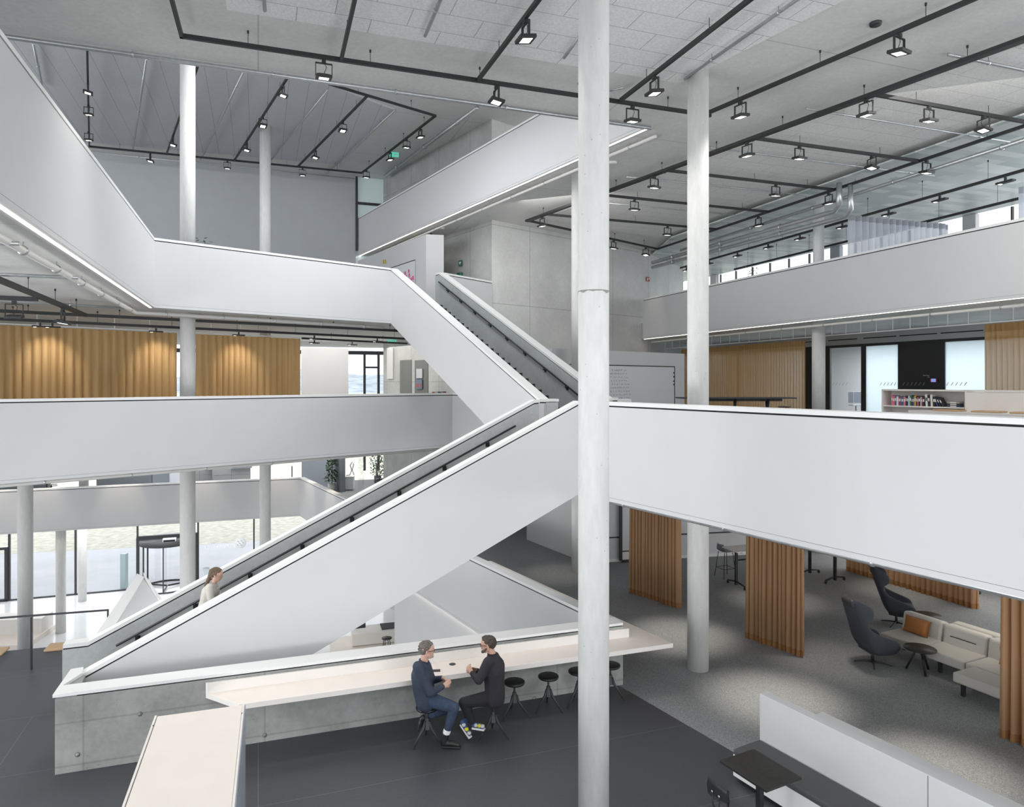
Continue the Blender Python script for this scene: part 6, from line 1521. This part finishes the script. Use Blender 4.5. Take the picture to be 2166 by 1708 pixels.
hair_shell(hr, q2h, 300, hl2, .013, .002, 5, .004, .028)
chain(hr, [(q2h(.062, 0, .112), .022), (q2h(.02, 0, .128), .024), (q2h(-.05, 0, .112), .022)])
melt(hr, 'hair', M_bhair, man2, .007, 2)
bd_ = MB(); chain(bd_, [(q2h(.02, .062, -.035), .014), (q2h(.060, .038, -.078), .022), (q2h(.088, 0, -.095), .026), (q2h(.060, -.038, -.078), .022), (q2h(.02, -.062, -.035), .014)]); capsule(bd_, q2h(.094, .022, -.036), q2h(.094, -.022, -.036), .008, .008, 8)
melt(bd_, 'beard', plain('dark beard', (.10, .075, .06), .9, noise=.3, nscale=80), man2, .007, 2)
face_bits(man2, q2h, 1.08); glasses(man2, q2h, 1.08)
# ---- woman climbing the lower flight -----------------------------------------------------------
D3 = 12.42
wp = PD(441, 1300, D3); 
uu = Vector((u1.x, u1.y, 0)); tpos = (Vector((wp.x, wp.y))-N0).dot(u1); 
def step_z(s_): i = math.ceil(s_/((N1-N0).length/28)); return F1+(F2-F1)/28*max(i, 0)
wo = Vector((wp.x, wp.y, step_z(tpos)))
wm = empty('person', wo, 0, 'woman with long brown ponytail and cream blazer climbing the lower staircase', 'person')
off = wo
hip = J(436, 1287, D3); chest = J(446, 1250, D3); neck = J(453, 1232, D3); hd = J(458, 1217, D3)
shN, shF = J(443, 1243, D3-.15), J(453, 1241, D3+.15); elN, elF = J(447, 1272, D3-.20), J(464, 1266, D3+.18); wrN, wrF = J(457, 1288, D3-.16), J(476, 1276, D3+.14)
hpN, hpF = hip+Vector((0, -.07, -.03)), hip+Vector((0, .07, -.03))
sN, sF = tpos-.02, tpos+.42
ftN = Vector((N0+u1*sN+n1*.75).to_3d())-Vector((off.x, off.y, 0)); ftN.z = step_z(sN-.05)+.05-off.z
ftF = Vector((N0+u1*sF+n1*.95).to_3d())-Vector((off.x, off.y, 0)); ftF.z = step_z(sF-.05)+.05-off.z
knN = hpN.lerp(ftN, .5)+Vector((.05, 0, 0)); knF = hpF.lerp(ftF, .5)+Vector((.12, 0, .08))
body = MB(); q3h = head_parts(body, hd, Vector((1, .25, -.25)), Vector((.2, 0, 1)), .98)
chain(body, [(hd+Vector((-.02, 0, -.04)), .045), (neck, .048), (chest, .10), (hip, .12)])
chain(body, [(shN, .04), (elN, .036), (wrN, .026)]); chain(body, [(shF, .04), (elF, .036), (wrF, .026)])
chain(body, [(hpN, .08), (knN, .055), (ftN, .038)]); chain(body, [(hpF, .08), (knF, .055), (ftF, .038)])
hand(body, wrN, Vector((.6, .1, -.6)), Vector((.2, .9, 0)), .95, .5, 1); hand(body, wrF, Vector((.7, 0, -.4)), Vector((0, -1, 0)), .95, .5, -1)
melt(body, 'body', M_skin2, wm, .0085, 3)
M_cream = plain('cream blazer', (.62, .59, .53), .85); M_creamt = plain('cream trousers', (.56, .53, .48), .85)
jk = MB()
for s_ in (-.07, 0, .07): v = Vector((0, s_, 0)); chain(jk, [(hip+v*1.3+Vector((0, 0, -.10)), .13), (hip.lerp(chest, .5)+v, .115), (chest+v*1.1, .125), (chest.lerp(neck, .5)+v*.6, .085)])
chain(jk, [(shN, .068), (elN, .056), (wrN.lerp(elN, .1), .042)]); chain(jk, [(shF, .068), (elF, .056), (wrF.lerp(elF, .1), .042)]); capsule(jk, shN, shF, .07, .07)
melt(jk, 'blazer', M_cream, wm, .010, 4)
tr = MB(); capsule(tr, hpN, hpF, .12, .12); chain(tr, [(hpN, .11), (knN, .08), (ftN.lerp(knN, .15), .06)]); chain(tr, [(hpF, .11), (knF, .08), (ftF.lerp(knF, .15), .06)]); melt(tr, 'trousers', M_creamt, wm, .010, 4)
for f_, k_ in ((ftN, 0), (ftF, 1)): boot(f_+Vector((0, 0, .02)), f_+Vector((0, 0, -.045)), f_+Vector((.16, .05, -.045)), 'shoe', wm, M_cap, s=.8)
hr = MB(); hl3 = lambda x: .090 if x > .06 else (.09-(.06-x)*.9 if x > .0 else (.02 if x > -.02 else (-.03 if x > -.05 else -.06)))
hair_shell(hr, q3h, 220, hl3, .012, .002, 6, .002, .03)
capsule(hr, q3h(-.09, 0, .05), q3h(-.115, 0, .06), .03, .026)
pt = [q3h(-.115, 0, .06), J(443, 1222, D3-.02), J(437, 1236, D3-.03), J(432, 1252, D3-.03), J(428, 1268, D3-.03)]
chain(hr, [(pt[0], .028), (pt[1], .034), (pt[2], .034), (pt[3], .026), (pt[4], .010)])
melt(hr, 'hair', M_lhair, wm, .008, 2); face_bits(wm, q3h, .98)
# ================================================================== LAMP LIGHT (under the second storey, on curtains and parapets)
WARM = (1.0, .88, .72)
for px_, py_, e_ in ((1640, 1480, 330), (1440, 1345, 260), (1980, 1640, 330), (1760, 1400, 90), (1640, 1270, 120), (1900, 1250, 110), (1180, 1215, 70), (2080, 1420, 90)):
    p = P(px_, py_, F1); spot_light('lamp_light', (p.x, p.y, C1-.45), (p.x, p.y, F1), e_, 56, 1.0, (1, .92, .80), .08)
for px_ in (100, 330, 500):
    q_ = on(px_); spot_light('lamp_light', (q_[0]+.65, q_[1]-.70, 1.75), (q_[0]+.05, q_[1]-.05, .2), 100, 75, .8, WARM, .05)
for px_ in (-10, 88, 258, 425, 590):
    q_ = Vector(px_on(px_, along(GB, Bd, -12), GB)); nn_ = Vector((.339, -.941)); spot_light('lamp_light', (q_.x+nn_.x*.7, q_.y+nn_.y*.7, C1-.3), (q_.x, q_.y, T1-.9), 190, 50, .9, WARM, .05)
for px_ in (655, 700): q_ = Vector(px_on(px_, GB, G0)); spot_light('lamp_light', (q_.x-.7, q_.y-.4, C1-.3), (q_.x, q_.y, T1-.9), 160, 46, .9, WARM, .05)
q_ = Vector(px_on(1385, L3r0, L3r1)); spot_light('lamp_light', (q_.x-.75, q_.y-.3, 5.7), (q_.x, q_.y, 3.0), 60, 45, .9, WARM, .05)
# fills added to brighten the offices behind the curtains and above the entrance
area_light('office_fill', (-9.5, 31, C2-.3), (-9.5, 31, -9), 12, 6, 420, (1, .97, .92))
area_light('office_fill', (-14, 36.8, C1-.15), (-14, 36.8, -19), 16, 3, 420, (1, .98, .95))
area_light('office_fill', (14, 21, C1-.15), (14, 21, -19), 6, 12, 260, (1, .97, .93))  # added fill on the right, under the second gallery
area_light('hall_fill', (-16, 34.2, C0-.05), (-16, 34.2, -19), 14, 3.4, 300, (1, 1, 1))  # unseen area fill added to brighten the entrance floor
area_light('core_passage_light', (1.5, 23, C3-.6), (4.0, 29, 1), 3, 3, 90, (1, .98, .95))
area_light('gallery_fill', (9.5, 13.5, C3-.5), (10.8, 17, F2), 4, 4, 170, (1, .97, .92))  # area fill added to brighten the bookshelf
for px_, py_, w_ in ((500, 95, 190), (685, 122, 200), (1050, 176, 210), (1338, 219, 130), (1112, 40, 160), (300, 62, 170)):
    p = P(px_, py_, ZT-.45); spot_light('lamp_light', p, (p.x, p.y-.6, F1), w_, 100, .9, (1, .965, .92), .12)
for px_, py_, w_ in ((1566, 206, 90), (1902, 66, 120), (1832, 203, 110)):
    p = P(px_, py_, ZT-.45); spot_light('lamp_light', p, (p.x, p.y, F1), w_, 90, .9, (1, .965, .92), .12)
